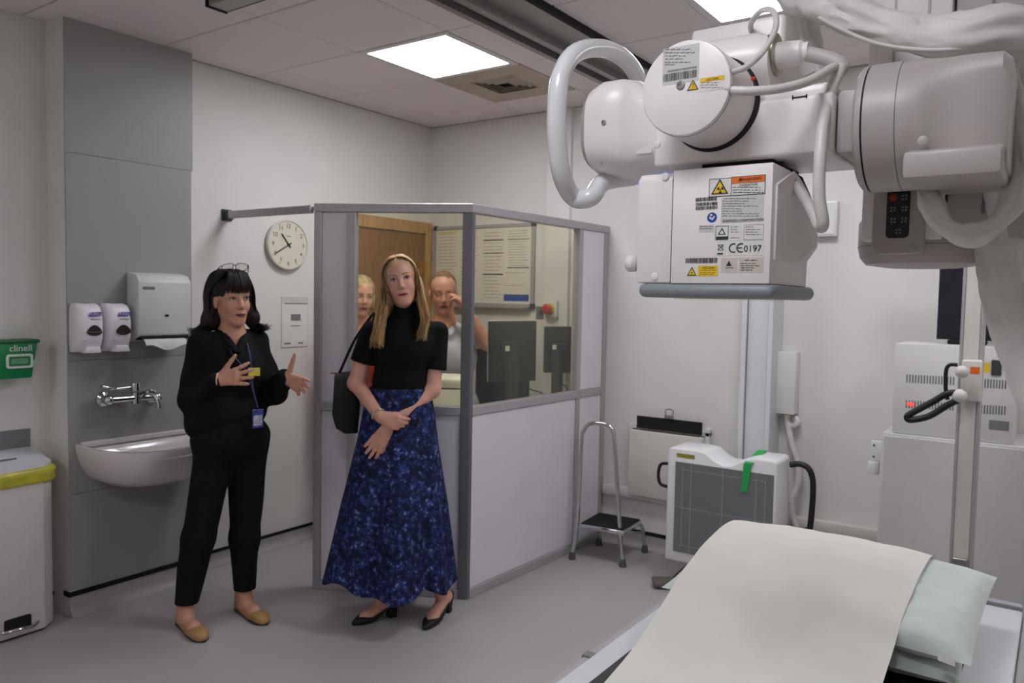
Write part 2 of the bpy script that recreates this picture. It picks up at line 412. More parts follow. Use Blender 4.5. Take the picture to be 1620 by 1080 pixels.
panel_set(B, Cc, LR, [(0, .022), (1.005, 1.045), (LR-.045, LR)], [(.022, 1.005, 'g'), (1.045, LR-.045, 'p')])
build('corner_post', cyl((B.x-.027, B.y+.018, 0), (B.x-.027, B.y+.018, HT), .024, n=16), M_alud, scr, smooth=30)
sr = thing('stay_rail', 'grey metal stay rail bracing the screen to the wall above the clock', 'rail', (.3, 2.70, 1.97))
build('bar', obox((.30, 2.708, 1.99), [(1, .03, 0), (-.03, 1, 0), (0, 0, 1)], (.70, .03, .04), .003, 1), M_alu, sr)
build('wall_bracket', mjoin(box(-.06, -.048, 2.672, 2.738, 1.958, 2.022, .004), box(-.048, -.01, 2.682, 2.724, 1.966, 2.014, .004)), M_dgrey, sr)

# door in the booth, set in the left wall
dr = thing('door_1', 'light oak veneered door in an oak frame seen through the screen window', 'door', (-.06, 4.0, 0), kind='structure')
build('door_leaf', box(-.058, -.035, 3.60, 4.355, .005, 2.005, .003), M_wood, dr)
build('door_frame', mjoin(box(-.06, -.02, 4.36, 4.43, 0, 2.095, .004), box(-.06, -.02, 3.53, 3.595, 0, 2.095, .004), box(-.06, -.02, 3.595, 4.36, 2.012, 2.095, .004)), mat('oak_frame', (184, 142, 88), .45, var=.12, scale=6, stretch=(14, 14, 1.2)), dr)
build('handle', mjoin(cyl((-.035, 3.68, 1.0), (.015, 3.68, 1.0), .01), tube([(.015, 3.68, 1.0), (.02, 3.72, 1.0), (.018, 3.79, 1.0)], .009), box(-.036, -.032, 3.66, 3.70, .93, 1.08, .003)), M_steel, dr)

# ------------------------------------------------------------------ ceiling-hung X-ray tube
M_xw = mat('medical_white', (241, 235, 232), .32, var=.008, scale=12)
M_xg = mat('medical_light_grey', (180, 172, 168), .42, var=.01, scale=12)
M_slab = mat('collimator_base_grey', (138, 144, 149), .45, var=.02)
M_cable = mat('cable_white', (216, 210, 205), .4, var=.03)
M_fabric = mat('sleeve_fabric', (222, 218, 213), .75, var=.04, scale=18, bump=.1, bscale=60, sheen=.2)
M_seam = mat('dark_seam', (30, 30, 31), .7, var=.05)
xr = thing('xray_tube_head', 'white ceiling-hung X-ray tube head with round end cap, collimator and oval steering handle', 'X-ray tube', (3.4, 1.33, 1.55))
YF = 1.17                                     # front plane of the collimator
def pl(px, py, Y=YF): return at(px, py, Y=Y)
# collimator: profile in the Y-Z plane, swept across X
xl, xm, xr_ = 3.262, float(pl(1062, 380)[0]), float(pl(1219, 380)[0])
zb, zt = 1.579, 1.757
side = []
prof_px = [(1275, 446), (1277, 414), (1293, 392), (1294, 352), (1283, 310), (1268, 284), (1250, 268)]
for (a, b) in prof_px:
    p = at(a, b, X=xr_); side.append((float(p[1]), float(p[2])))
cyx = [(YF, zb), (YF, zt)]+[(1.30, zt)]+side[::-1]
cyx[-1] = (cyx[-1][0], zb)
col = build('collimator', prism(cyx, 'x', xm+.0008, xr_, .004, 2), M_xw, xr, smooth=35)
lefty = [(YF+.002, zb), (YF+.002, zt-.012), (YF+.012, zt-.001), (1.33, zt-.001), (1.40, zt-.05), (1.40, zb)]
build('side_cover', prism([(p, q) for p, q in lefty], 'x', xl, xm-.0008, .004, 2), M_xw, xr, smooth=35)
build('seam', box(xm-.001, xm+.001, YF+.003, 1.38, zb+.002, zt-.006), M_seam, xr)
side_in = [(y-.02 if y > 1.3 else y+.012, z) for y, z in [(YF, zb+.035), (YF, zt-.03)]+side[::-1][:5]+[(1.33, zb+.035)]]
build('side_panel', prism(side_in, 'x', xr_, xr_+.004, .0015, 1), M_xw, xr, smooth=35)
build('base_slab', box(3.268, xr_+.008, YF-.004, 1.405, 1.556, zb, .011, 3), M_slab, xr, smooth=35)
build('light_window', box(3.31, 3.45, 1.22, 1.36, 1.553, 1.5565), M_glass, xr)
kb = at(999, 416, X=3.262)
build('knob', lathe([(0, .008), (.004, .0135), (.014, .0135), (.017, .011)], (3.262, float(kb[1])+.02, float(kb[2])), (-1, 0, 0), 20), M_xw, xr, smooth=40)
for (a, b) in ((1052, 279), (1035, 437)):
    p = pl(a, b); build('screw_cover', lathe([(0, .0062), (.0014, .0062), (.002, .005)], (p[0], YF+.002, p[2]), (0, -1, 0), 20), M_xw, xr, smooth=40)
build('mount_gap', box(3.34, 3.455, 1.25, 1.40, zt, 1.779), M_blackm, xr)

# main body with the round housing that faces the camera
YB = 1.232
bl, brr = float(pl(1034, 230, YB)[0]), float(pl(1316, 200, YB)[0])
zbb, zbt = 1.777, float(pl(1250, 152, YB)[2])
build('arm_body', box(bl, brr, YB, 1.425, zbb, zbt, .006, 3), M_xw, xr, smooth=35)
build('arm_neck', box(brr+.001, 3.585, YB+.018, 1.41, zbb-.001, zbt+.004, .008, 2), M_xg, xr, smooth=35)
build('shoulder_plate', box(float(pl(1004, 200, YB)[0]), bl-.004, YB+.004, 1.40, float(pl(1015, 205, YB)[2]), float(pl(1010, 150, YB)[2]), .003), M_xw, xr, smooth=35)
build('shoulder_plate', box(float(pl(1004, 200, YB)[0]), bl-.004, YB+.004, 1.40, float(pl(1015, 243, YB)[2]), float(pl(1015, 207, YB)[2]), .003), M_xw, xr, smooth=35)
YC = 1.118
cc = pl(1083, 139, YC); cr = .0705; cx_, cz_ = float(cc[0]), float(cc[2])
build('tube_housing', lathe([(0, cr), (.112, cr+.001)], (cx_, YC+.006, cz_), (0, 1, 0), 64), M_xw, xr, smooth=40)
build('end_cap', lathe([(0, cr-.003), (.0008, cr-.0012), (.003, cr), (.0075, cr)], (cx_, YC, cz_), (0, 1, 0), 72), M_xw, xr, smooth=30)
build('cap_groove', lathe([(0, cr+.0006), (.0012, cr+.0006)], (cx_, YC+.0078, cz_), (0, 1, 0), 72), M_xg, xr, smooth=40)
build('housing_ring', lathe([(0, cr+.002), (.006, cr+.005)], (cx_+.002, YB-.007, cz_-.001), (0, 1, 0), 64), M_seam, xr, smooth=40)
sc = pl(1077, 135, YC); build('cap_screw', lathe([(0, .0068), (.001, .0068), (.0018, .0055), (.0016, .003), (.0006, .0028)], (sc[0], YC, sc[2]), (0, -1, 0), 20), M_steel, xr, smooth=30)
# second cylinder lying along the arm, flange, cable terminal
t0 = at(1130, 105, Y=1.305); t1 = at(1212, 103, Y=1.305)
tz = float(t1[2]); tr = .052
build('tube_barrel', lathe([(0, tr), (.012, tr+.001), (float(t1[0]-t0[0])+.02, tr), (float(t1[0]-t0[0])+.045, tr-.010)], (float(t0[0])-.03, 1.305, tz), (1, 0, 0), 48), M_xw, xr, smooth=40)
build('barrel_saddle', box(bl+.07, brr-.005, 1.255, 1.40, zbt-.005, zbt+.022, .01), M_xw, xr, smooth=35)
fl = at(1224, 88, Y=1.305); fx = float(fl[0]); fz = float(fl[2])
build('flange', lathe([(0, .031), (.001, .034), (.006, .034), (.007, .0315), (.009, .0315), (.010, .034), (.013, .034), (.014, .031)], (fx-.006, 1.305, fz), (1, 0, 0), 40), mat('flange_brass_steel', (176, 168, 150), .25, metal=.9, var=.05), xr, smooth=35)
te = at(1270, 92, Y=1.305); tx = float(te[0])
build('terminal', lathe([(0, .021), (.004, .022), (tx-fx-.008, .019), (tx-fx-.004, .015), (tx-fx+.004, .015)], (fx+.006, 1.305, fz-.002), (1, 0, 0), 32), M_xw, xr, smooth=35)
e1 = at(1310, 93, Y=1.30); e2 = at(1331, 104, Y=1.295); e3 = at(1322, 118, Y=1.28)
build('elbow', tube([(tx, 1.305, fz-.003), e1, e2, e3], .0115, n=16, sub=6), mat('elbow_grey', (192, 187, 182), .45, var=.02), xr, smooth=60)
build('cable', tube([at(1331, 106, Y=1.285), at(1316, 140, Y=1.26), at(1303, 190, Y=1.225), at(1297, 250, Y=1.205), at(1296, 310, Y=1.20), at(1302, 352, Y=1.205), at(1296, 358, Y=1.225), at(1282, 330, Y=1.25), at(1262, 298, Y=1.27), at(1233, 268, Y=1.29)], lambda t: .0088 if t < .62 else .0085, n=14, sub=8), M_cable, xr, smooth=80)
build('cable_gland', mjoin(obox(at(1230, 264, Y=1.29), [(1, 0, 0), (0, 1, 0), (0, 0, 1)], (.022, .02, .016), .003), cyl(at(1232, 266, Y=1.285), at(1240, 274, Y=1.28), .0095)), M_dgrey, xr, smooth=35)
build('cable', tube([at(1150, 143, Y=1.125), at(1190, 144, Y=1.13), at(1235, 140, Y=1.15), at(1280, 128, Y=1.19), at(1312, 110, Y=1.25), at(1325, 104, Y=1.29)], .0068, n=12, sub=8), M_cable, xr, smooth=80)
build('cable', tube([at(1153, 115, Y=1.125), at(1180, 106, Y=1.14), at(1210, 78, Y=1.17), at(1228, 40, Y=1.21), at(1222, 17, Y=1.25), at(1203, 18, Y=1.30), at(1188, 38, Y=1.345), at(1190, 56, Y=1.37)], .0046, n=12, sub=8), M_cable, xr, smooth=80)
build('cable_bushing', mjoin(cyl(at(1149, 143, Y=1.126), at(1158, 143, Y=1.126), .0082), cyl(at(1150, 116, Y=1.126), at(1158, 114, Y=1.126), .006)), M_xg, xr, smooth=35)
k0 = at(1093, 48, Y=1.36); k1 = at(1214, 34, Y=1.36)
build('top_box', box(float(k0[0]), float(k1[0])+.03, 1.36, 1.46, zbt+.01, float(k0[2]), .008, 3), M_xw, xr, smooth=35)
build('height_mark', mjoin(obox(pl(1265, 153, YB-.0008), [(1, 0, 0), (0, 1, 0), (0, 0, 1)], (.021, .0012, .0015)), obox(pl(1254, 154, YB-.0008), [(1, 0, 0), (0, 1, 0), (0, 0, 1)], (.0018, .0012, .006)), obox(pl(1276, 152, YB-.0008), [(1, 0, 0), (0, 1, 0), (0, 0, 1)], (.0018, .0012, .006))), M_ink, xr)
build('screw_cover', lathe([(0, .0062), (.0012, .0062), (.0018, .005)], tuple(pl(1040, 228, YB)), (0, -1, 0), 20), M_xw, xr, smooth=40)
build('red_mark', obox(pl(1192, 124, 1.20), [(1, 0, 0), (0, 1, 0), (0, 0, 1)], (.007, .004, .005), .001), M_red, xr)

# control unit and oval handle on the left end
def loft(rings):
    n = len(rings[0]); V = [p for r in rings for p in r]; Fc = []
    for k in range(len(rings)-1):
        for i in range(n):
            j = (i+1) % n; Fc.append((k*n+i, k*n+j, (k+1)*n+j, (k+1)*n+i))
    Fc.append(tuple(range(n))[::-1]); Fc.append(tuple((len(rings)-1)*n+i for i in range(n)))
    return V, Fc
def rrect(x, yc, zc, hy, hz, p=4.0, n=48):
    out = []
    for i in range(n):
        t = 2*math.pi*i/n; c, s = math.cos(t), math.sin(t)
        out.append((x, yc+hy*math.copysign(abs(c)**(2/p), c), zc+hz*math.copysign(abs(s)**(2/p), s)))
    return out
ut = float(at(960, 113, X=3.18)[2]); ub = float(at(945, 275, X=3.16)[2])
uz = (ut+ub)/2; uh = (ut-ub)/2; uy = 1.325
build('control_unit', loft([rrect(3.137, uy, uz-.004, .118, uh*.86, 3.2), rrect(3.141, uy, uz-.003, .124, uh*.93, 3.4), rrect(3.16, uy, uz, .124, uh, 3.6), rrect(3.19, uy, uz, .118, uh, 3.8),
      rrect(3.212, uy, uz-.002, .108, uh*.97, 4), rrect(3.226, uy, uz-.004, .092, uh*.88, 4), rrect(3.29, uy, uz-.004, .088, uh*.84, 4)]), M_xw, xr, smooth=50)
build('panel_edge', loft([rrect(3.128, uy, uz-.004, .113, uh*.82, 3.2), rrect(3.1365, uy, uz-.004, .1165, uh*.85, 3.2)]), M_xg, xr, smooth=40)
build('display', box(3.126, 3.1285, uy-.085, uy+.085, uz-.035, uz+.045), M_black, xr)
for (a, b) in ((938, 196), (948, 260), (956, 122)):
    q = at(a, b, Y=1.205); build('screw', lathe([(0, .004), (.0012, .004), (.0012, .002), (.0002, .002)], (3.178, 1.2035 if b > 130 else 1.24, float(q[2])), (0, -1, 0), 14), M_steel, xr, smooth=30)
hx = 3.12
hp = [(955, 288), (935, 312), (908, 312), (889, 278), (881, 220), (881, 165), (888, 118), (908, 86), (940, 76), (975, 84), (1003, 112), (1018, 160)]
hpts = []
for i, (a, b) in enumerate(hp):
    hpts.append(Vector(at(a, b, X=hx if i > 1 else hx+.03)))
hpts = [Vector((3.17, 1.335, hpts[0].z+.018))]+hpts+[Vector((3.15, 1.47, 1.83))]
build('steering_handle', tube(hpts, .0165, n=18, sub=8), M_whiteg, xr, smooth=80)
build('display_glow', lathe([(0, .05), (.006, .05), (.008, .045)], (3.225, 1.36, ub+.004), (0, 0, -1), 32), mat('blue_glow_ring', (140, 160, 235), .3, var=0, emit=.35), xr, smooth=40)  # glowing ring added to stand for the display's blue light on the underside

# stickers -------------------------------------------------------------
RX, UZ = (1, 0, 0), (0, 0, 1)
def rect(a, b, c, d, Y, th=.0005):
    p, q = at(a, (b+d)/2, Y=Y), at(c, (b+d)/2, Y=Y); r, s = at((a+c)/2, b, Y=Y), at((a+c)/2, d, Y=Y)
    return float(p[0]), float(q[0]), float(s[2]), float(r[2])
def patch(a, b, c, d, Y, lift=1):
    x0, x1, z0, z1 = rect(a, b, c, d, Y); return box(x0, x1, Y-.0004*lift, Y-.0004*lift+.00035, z0, z1)
def frame_patch(a, b, c, d, Y, lift=2, t=.0007):
    x0, x1, z0, z1 = rect(a, b, c, d, Y); y0, y1 = Y-.0004*lift, Y-.0004*lift+.0003
    return mjoin(box(x0, x1, y0, y1, z0, z0+t), box(x0, x1, y0, y1, z1-t, z1), box(x0, x0+t, y0, y1, z0+t, z1-t), box(x1-t, x1, y0, y1, z0+t, z1-t))
def word(s, px, py, hpx, Y, lift=3, align='CENTER'):
    p = at(px, py, Y=Y-.0004*lift); q = at(px, py+hpx, Y=Y)
    return text(s, (float(p[2])-float(q[2]))*1.25, (p[0], Y-.0004*lift, p[2]), RX, UZ, .0002, align)
def barcode(a, b, c, d, Y, seed=1):
    x0, x1, z0, z1 = rect(a, b, c, d, Y); rnd = random.Random(seed); ms = []; x = x0
    while x < x1-.001:
        w_ = rnd.choice((.0005, .0008, .0013)); ms.append(box(x, x+w_, Y-.0008, Y-.0005, z0, z1)); x += w_+rnd.choice((.0005, .0007, .0012))
    return mjoin(*ms)
def lines(rows, Y, seed=3, hgt=.0011):
    """rows of small print: (x0, y, x1) in the photograph"""
    rnd = random.Random(seed); ms = []
    for (a, b, c) in rows:
        x = a
        while x < c:
            w_ = rnd.uniform(3, 8); x2 = min(x+w_, c); p, q = at(x, b, Y=Y), at(x2, b, Y=Y)
            ms.append(box(float(p[0]), float(q[0]), Y-.0009, Y-.0006, float(p[2])-hgt/2, float(p[2])+hgt/2)); x = x2+rnd.uniform(1, 2.4)
    return mjoin(*ms)
def tri(cx, cy, h, Y, lift):
    p = at(cx, cy-h*.55, Y=Y); s = at(cx, cy+h*.45, Y=Y); hh = float(p[2]-s[2]); w_ = hh*.58
    return prism([(float(p[0]), float(p[2])), (float(p[0])-w_, float(s[2])), (float(p[0])+w_, float(s[2]))], 'y', Y-.0004*lift, Y-.0004*lift+.0003)
def sticker(name, m, material, label=None): return build(name, m, material, xr, label=label)
# round cap
sticker('rating_label', patch(1049, 73, 1106, 131, YC), mat('label_silver', (208, 206, 206), .45, var=.02))
sticker('small_print', lines([(1053, 79, 1095), (1052, 84, 1100), (1053, 89, 1085), (1053, 94, 1080), (1052, 99, 1092), (1052, 103, 1070)], YC, 5, .001), M_inkg)
sticker('lettering', word('SHIMADZU CORPORATION', 1079, 109.5, 3.6, YC), M_ink)
sticker('barcode', barcode(1050, 114, 1103, 126, YC, 4), M_ink)
sticker('caution_label', patch(1106, 122, 1146, 143, YC), M_paper)
sticker('caution_band', patch(1108, 121.5, 1146, 128, YC, 2), M_yellow)
sticker('lettering', word('CAUTION', 1127, 125, 4, YC), M_ink)
sticker('small_print', lines([(1109, 131, 1138), (1109, 135, 1136), (1109, 139, 1143)], YC, 6, .0008), M_inkg)
sticker('warning_triangle', mjoin(tri(1096.5, 135, 17, YC, 1)), M_ink); sticker('warning_triangle', tri(1096.5, 135.6, 12.5, YC, 2), M_yellow)
sticker('lettering', word('!', 1096.5, 136, 9, YC, 3), M_ink)
# collimator face
Yc = YF
sticker('warning_label', patch(1122, 280, 1211, 309, Yc), M_paper); sticker('warning_border', frame_patch(1122, 280, 1211, 309, Yc), M_ink)
sticker('warning_border', frame_patch(1157, 278, 1211, 308, Yc, 3), M_ink)
sticker('warning_band', patch(1158, 278.5, 1210, 288.5, Yc, 3), M_orange)
sticker('lettering', word('WARNING', 1189, 283, 5.5, Yc, 4), M_ink); sticker('warning_triangle', tri(1172, 283.5, 6, Yc, 4), M_ink)
sticker('lettering', word('X-RADIATION', 1184, 292, 4, Yc, 4), M_ink)
sticker('small_print', lines([(1160, 296.5, 1203), (1160, 300.5, 1203), (1160, 304.5, 1208)], Yc, 8, .0009), M_ink)
sticker('warning_triangle', tri(1139.5, 296, 24, Yc, 3), M_ink); sticker('warning_triangle', tri(1139.5, 297, 18.5, Yc, 4), M_yellow)
# trefoil
p = at(1139.5, 300, Y=Yc-.002); ms = [lathe([(0, .0012), (.0003, .0012)], (p[0], Yc-.0021, p[2]), (0, 1, 0), 12)]
for k in range(3):
    a0 = math.radians(90+120*k+30+30); pts = []
    for r_, rg in ((.0022, 1), (.0052, -1)):
        for q in range(5):
            aa = a0+math.radians(-30+15*(q if rg > 0 else 4-q)); pts.append((float(p[0])+r_*math.cos(aa), float(p[2])+r_*math.sin(aa)))
    ms.append(prism(pts, 'y', Yc-.0021, Yc-.0018))
sticker('trefoil', mjoin(*ms), M_ink)
for k, (a, b) in enumerate(((311, 317), (319, 324), (325, 330.5))): sticker('barcode', barcode(1101, a+1, 1136, b+1, Yc, 10+k), M_ink)
sticker('rating_label', patch(1141, 311, 1208, 351, Yc), mat('label_silver', (208, 206, 206), .45))
sticker('small_print', lines([(1146, 314, 1196), (1144, 318, 1184), (1143, 322, 1178), (1143, 326, 1200), (1143, 330, 1172), (1143, 334, 1174), (1143, 338, 1202), (1143, 341.5, 1200)], Yc, 12, .0008), M_inkg)
sticker('lettering', word('SHIMADZU CORPORATION', 1175, 348.3, 4.4, Yc, 3), M_ink)
p = at(1126.5, 344, Y=Yc); sticker('manual_sign', lathe([(0, .0078), (.0004, .0078)], (p[0], Yc-.0004, p[2]), (0, 1, 0), 28), M_blue)
sticker('manual_figure', mjoin(lathe([(0, .0018), (.0003, .0018)], (p[0]-.001, Yc-.0009, p[2]+.004), (0, 1, 0), 12), prism([(float(p[0])-.0045, float(p[2])-.001), (float(p[0])+.001, float(p[2])-.0045), (float(p[0])+.005, float(p[2])+.0015), (float(p[0])+.0035, float(p[2])+.0025), (float(p[0])+.0005, float(p[2])-.001), (float(p[0])-.0035, float(p[2])+.0022)], 'y', Yc-.0009, Yc-.0006)), M_paper)
sticker('paper_tag', patch(1106, 356, 1130, 367, Yc), mat('label_silver', (208, 206, 206), .45)); sticker('small_print', lines([(1107, 358, 1128), (1107, 361.5, 1128)], Yc, 13, .0008), M_inkg)
sticker('certificate_label', patch(1132, 356, 1174, 380, Yc), M_paper); sticker('certificate_border', frame_patch(1132, 357, 1152.5, 379, Yc), M_ink)
sticker('certificate_mark', mjoin(patch(1133, 374, 1152, 379, Yc, 2), tri(1142.5, 366, 11, Yc, 2)), M_ink); sticker('certificate_mark', tri(1142.5, 367, 6.5, Yc, 3), M_paper)
sticker('small_print', lines([(1156, 359, 1168), (1156, 363, 1166), (1156, 367, 1170), (1156, 376, 1171)], Yc, 14, .0008), M_inkg)
sticker('certificate_label', patch(1177, 355, 1208, 379, Yc), M_paper); sticker('certificate_border', frame_patch(1177, 355, 1208, 379, Yc, 2, .0004), M_inkg)
sticker('small_print', lines([(1180, 359, 1192), (1180, 363, 1203), (1180, 367, 1200), (1180, 371, 1205)], Yc, 15, .0008), M_inkg)
sticker('disposal_label', patch(1132, 381, 1148, 404, Yc), M_paper)
sticker('disposal_mark', mjoin(patch(1135, 400, 1144, 402.5, Yc, 2), obox(at(1140, 391, Y=Yc-.0008), [(.75, 0, .66), (0, 1, 0), (-.66, 0, .75)], (.0125, .0003, .0008)), obox(at(1140, 391, Y=Yc-.0008), [(.75, 0, -.66), (0, 1, 0), (.66, 0, .75)], (.0125, .0003, .0008)), frame_patch(1136.5, 387, 1143.5, 396, Yc, 2, .0006)), M_ink)
sticker('approval_label', patch(1150, 381, 1208, 404, Yc), M_paper)
def arc_c(cx, cy, r_, Y, bar=False):
    p = at(cx, cy, Y=Y); q = at(cx, cy+r_, Y=Y); R = float(p[2]-q[2]); pts = []
    for r2, rg in ((R, 1), (R*.74, -1)):
        for k in range(15):
            a = math.radians(62+(236*(k if rg > 0 else 14-k)/14)); pts.append((float(p[0])+r2*math.cos(a), float(p[2])+r2*math.sin(a)))
    ms = [prism(pts, 'y', Y-.0009, Y-.0006)]
    if bar: ms.append(box(float(p[0])-R*.8, float(p[0])+R*.25, Y-.0009, Y-.0006, float(p[2])-R*.11, float(p[2])+R*.11))
    return mjoin(*ms)
sticker('approval_mark', mjoin(arc_c(1160.5, 392.3, 7.6, Yc), arc_c(1172.5, 392, 7.6, Yc, True)), M_ink)
sticker('lettering', word('0197', 1190.5, 393.2, 11.5, Yc, 3), M_ink)
sticker('barcode', barcode(1085, 408, 1136, 416, Yc, 20), M_ink)
sticker('laser_label', patch(1085, 420, 1136, 436.5, Yc), M_paper); sticker('laser_label', patch(1104.5, 420, 1135.5, 436, Yc, 2), M_yellow)
sticker('lettering', word('CAUTION', 1121, 423.6, 3.6, Yc, 3), M_ink); sticker('small_print', lines([(1107, 427.5, 1133), (1107, 430.5, 1133), (1107, 433.5, 1130)], Yc, 21, .0007), M_ink)
sticker('warning_triangle', tri(1095, 429.5, 14, Yc, 2), M_ink); sticker('warning_triangle', tri(1095, 430, 10, Yc, 3), M_yellow)
p = at(1095, 431.5, Y=Yc); sticker('laser_mark', lathe([(0, .0012), (.0003, .0012)], (p[0], Yc-.0019, p[2]), (0, 1, 0), 8), M_ink)
M_sb = mat('label_beige', (205, 196, 184), .5, var=.02)
sticker('seal_label', patch(1141, 408, 1166, 431, Yc), M_sb); p = at(1153.5, 419, Y=Yc); sticker('seal_mark', mjoin(tri(1153.5, 417, 8, Yc, 2), lines([(1148, 423.5, 1160)], Yc, 22, .0009)), M_ink)
sticker('seal_label', patch(1169, 407, 1208, 431, Yc), M_sb); sticker('small_print', lines([(1178, 411.5, 1198), (1172, 416.5, 1196), (1172, 420, 1203), (1172, 423.5, 1194), (1172, 427, 1190)], Yc, 23, .0008), M_ink)

# ------------------------------------------------------------------ telescopic column and its rotary head
cs = thing('telescopic_column', 'white telescopic ceiling column with rotary arm housing, keypad and angle scale', 'X-ray column', (3.66, 1.55, 1.62))
jy, jz, jr = 1.33, 1.822, .0955
build('rotary_joint', lathe([(0, jr-.006), (.004, jr-.001), (.010, jr), (.012, jr)], (3.572, jy, jz), (1, 0, 0), 64), M_xg, cs, smooth=35)
build('joint_seam', lathe([(0, jr-.002), (.003, jr-.002)], (3.584, jy, jz), (1, 0, 0), 64), M_seam, cs, smooth=35)
build('rotary_joint', lathe([(0, jr+.001), (.043, jr+.001)], (3.587, jy, jz), (1, 0, 0), 64), M_xg, cs, smooth=35)
def sq(x, yc, zc, hy, hz, p): return rrect(x, yc, zc, hy, hz, p, 64)
build('arm_housing', loft([sq(3.631, jy, jz, jr+.001, jr+.001, 2), sq(3.655, jy, jz, jr, jr, 2.05), sq(3.672, jy+.003, jz, jr-.004, jr-.004, 2.5), sq(3.69, jy+.01, jz-.001, jr-.006, jr-.008, 4), sq(3.72, jy+.012, jz-.002, jr-.007, jr-.010, 6), sq(3.758, jy+.012, jz-.003, jr-.008, jr-.012, 7), sq(3.768, jy+.012, jz-.003, jr-.016, jr-.020, 6)]), M_xg, cs, smooth=40)
build('joint_seam', lathe([(0, jr+.0004), (.0014, jr+.0004)], (3.6302, jy, jz), (1, 0, 0), 64), M_dgrey, cs, smooth=35)
build('arm_skirt', prism([(1.222, 1.728), (1.222, 1.765), (1.255, 1.772), (1.43, 1.772), (1.43, 1.728)], 'x', 3.645, 3.765, .006, 2), M_xg, cs, smooth=35)
p = at(1461, 224, Y=1.24); build('screw_cover', lathe([(0, .007), (.0022, .007), (.003, .0055)], (p[0], 1.2345, p[2]), (0, -1, 0), 20), M_xg, cs, smooth=40)
# column sections
build('inner_section', box(3.548, 3.672, 1.455, 1.66, 1.66, 2.78, .004, 2), M_xw, cs, smooth=35)
build('inner_groove', mjoin(box(3.586, 3.589, 1.453, 1.456, 1.70, 2.75), box(3.636, 3.640, 1.453, 1.456, 1.70, 2.75)), M_xg, cs)
build('outer_section', box(3.675, 3.80, 1.47, 1.68, 1.66, 2.78, .004, 2), M_xg, cs, smooth=35)
build('outer_groove', mjoin(box(3.725, 3.729, 1.468, 1.471, 1.70, 2.75)), M_grey, cs)
build('carriage', box(3.40, 3.95, 1.30, 1.88, 2.60, 2.69, .01), M_xg, cs, smooth=35)
# rotary base with scale and keypad
bx_, by_, bR = 3.632, 1.565, .108
build('rotary_base', lathe([(0, .02), (.001, .06), (.006, bR-.014), (.018, bR-.004), (.036, bR), (.080, bR), (.084, bR-.002)], (bx_, by_, 1.617), (0, 0, 1), 64), M_xg, cs, smooth=35)
build('base_seam', lathe([(0, bR+.0006), (.0012, bR+.0006)], (bx_, by_, 1.6535), (0, 0, 1), 64), M_grey, cs, smooth=35)
build('scale_ring', lathe([(0, bR-.006), (.013, bR-.006)], (bx_, by_, 1.7008), (0, 0, 1), 64), M_xg, cs, smooth=35)
build('scale_seam', lathe([(0, bR-.004), (.002, bR-.004)], (bx_, by_, 1.6995), (0, 0, 1), 64), M_seam, cs, smooth=35)
ms = []
for k in range(40):
    a = 2*math.pi*k/40; r = bR-.0055; hh = .008 if k % 5 == 0 else .004
    ms.append(obox((bx_+r*math.cos(a), by_+r*math.sin(a), 1.7035+hh/2), [(-math.sin(a), math.cos(a), 0), (math.cos(a), math.sin(a), 0), (0, 0, 1)], (.0014 if k % 5 else .003, .0008, hh)))
build('scale_marks', mjoin(*ms), M_ink, cs)
build('support_rod', cyl((3.70, 1.50, 1.70), (3.70, 1.50, 1.735), .0045, n=12), M_dgrey, cs, smooth=35)
kp0 = at(1376, 402, Y=1.44); kp1 = at(1466, 285, Y=1.44)
kx0, kx1, kz0, kz1 = float(kp0[0])+.002, float(kp1[0]), float(kp0[2]), 1.765
def rpoly(x0, x1, z0, z1, r, n=6):
    out = []
    for (cx, cz, a0) in ((x1-r, z1-r, 0), (x0+r, z1-r, 90), (x0+r, z0+r, 180), (x1-r, z0+r, 270)):
        for k in range(n+1):
            a = math.radians(a0+90*k/n); out.append((cx+r*math.cos(a), cz+r*math.sin(a)))
    return out
build('keypad_plate', prism(rpoly(kx0, kx1, kz0, kz1, .016), 'y', 1.44, 1.50, .003, 2), M_xg, cs, smooth=35)
qa, qb = at(1401, 377, Y=1.44), at(1441, 298, Y=1.44)
kp = build('keypad', prism(rpoly(float(qa[0]), float(qb[0]), float(qa[2]), float(qb[2]), .007), 'y', 1.437, 1.4405, .001, 1), M_black, cs, smooth=35)
p = at(1413.5, 312, Y=1.4365); build('stop_button', lathe([(0, .0062), (.0015, .0062), (.0022, .005)], (p[0], 1.437, p[2]), (0, -1, 0), 20), mat('dull_red_button', (150, 40, 32), .5, var=.05), kp, smooth=40)
M_key = mat('key_dark', (44, 45, 47), .55, var=.05)
for a, b in ((1431, 312), (1413, 331), (1431, 330), (1413, 349), (1430, 348), (1421, 366)):
    p = at(a, b, Y=1.4365); build('key', prism(rpoly(float(p[0])-.0055, float(p[0])+.0055, float(p[2])-.0055, float(p[2])+.0055, .002, 3), 'y', 1.4355, 1.4375), M_key, kp)
    build('key_mark', mjoin(*[box(float(p[0])+dx-.0007, float(p[0])+dx+.0007, 1.4352, 1.4356, float(p[2])+dz-.0007, float(p[2])+dz+.0007) for dx in (-.0025, .0025) for dz in (-.0025, .0025)]), M_paper, kp)
p = at(1444, 392, Y=1.44); build('screw_cover', lathe([(0, .006), (.0012, .006), (.0018, .005)], (p[0], 1.44, p[2]), (0, -1, 0), 18), M_xg, cs, smooth=40)
p = at(1610, 440, Y=1.60); build('black_grip', prism(rpoly(float(p[0])-.008, float(p[0])+.05, 1.51, 1.70, .01), 'y', 1.58, 1.64, .003, 2), M_blackm, cs, smooth=35)
build('grip_stem', box(3.80, 3.835, 1.60, 1.625, 1.66, 1.75, .003), M_blackm, cs)

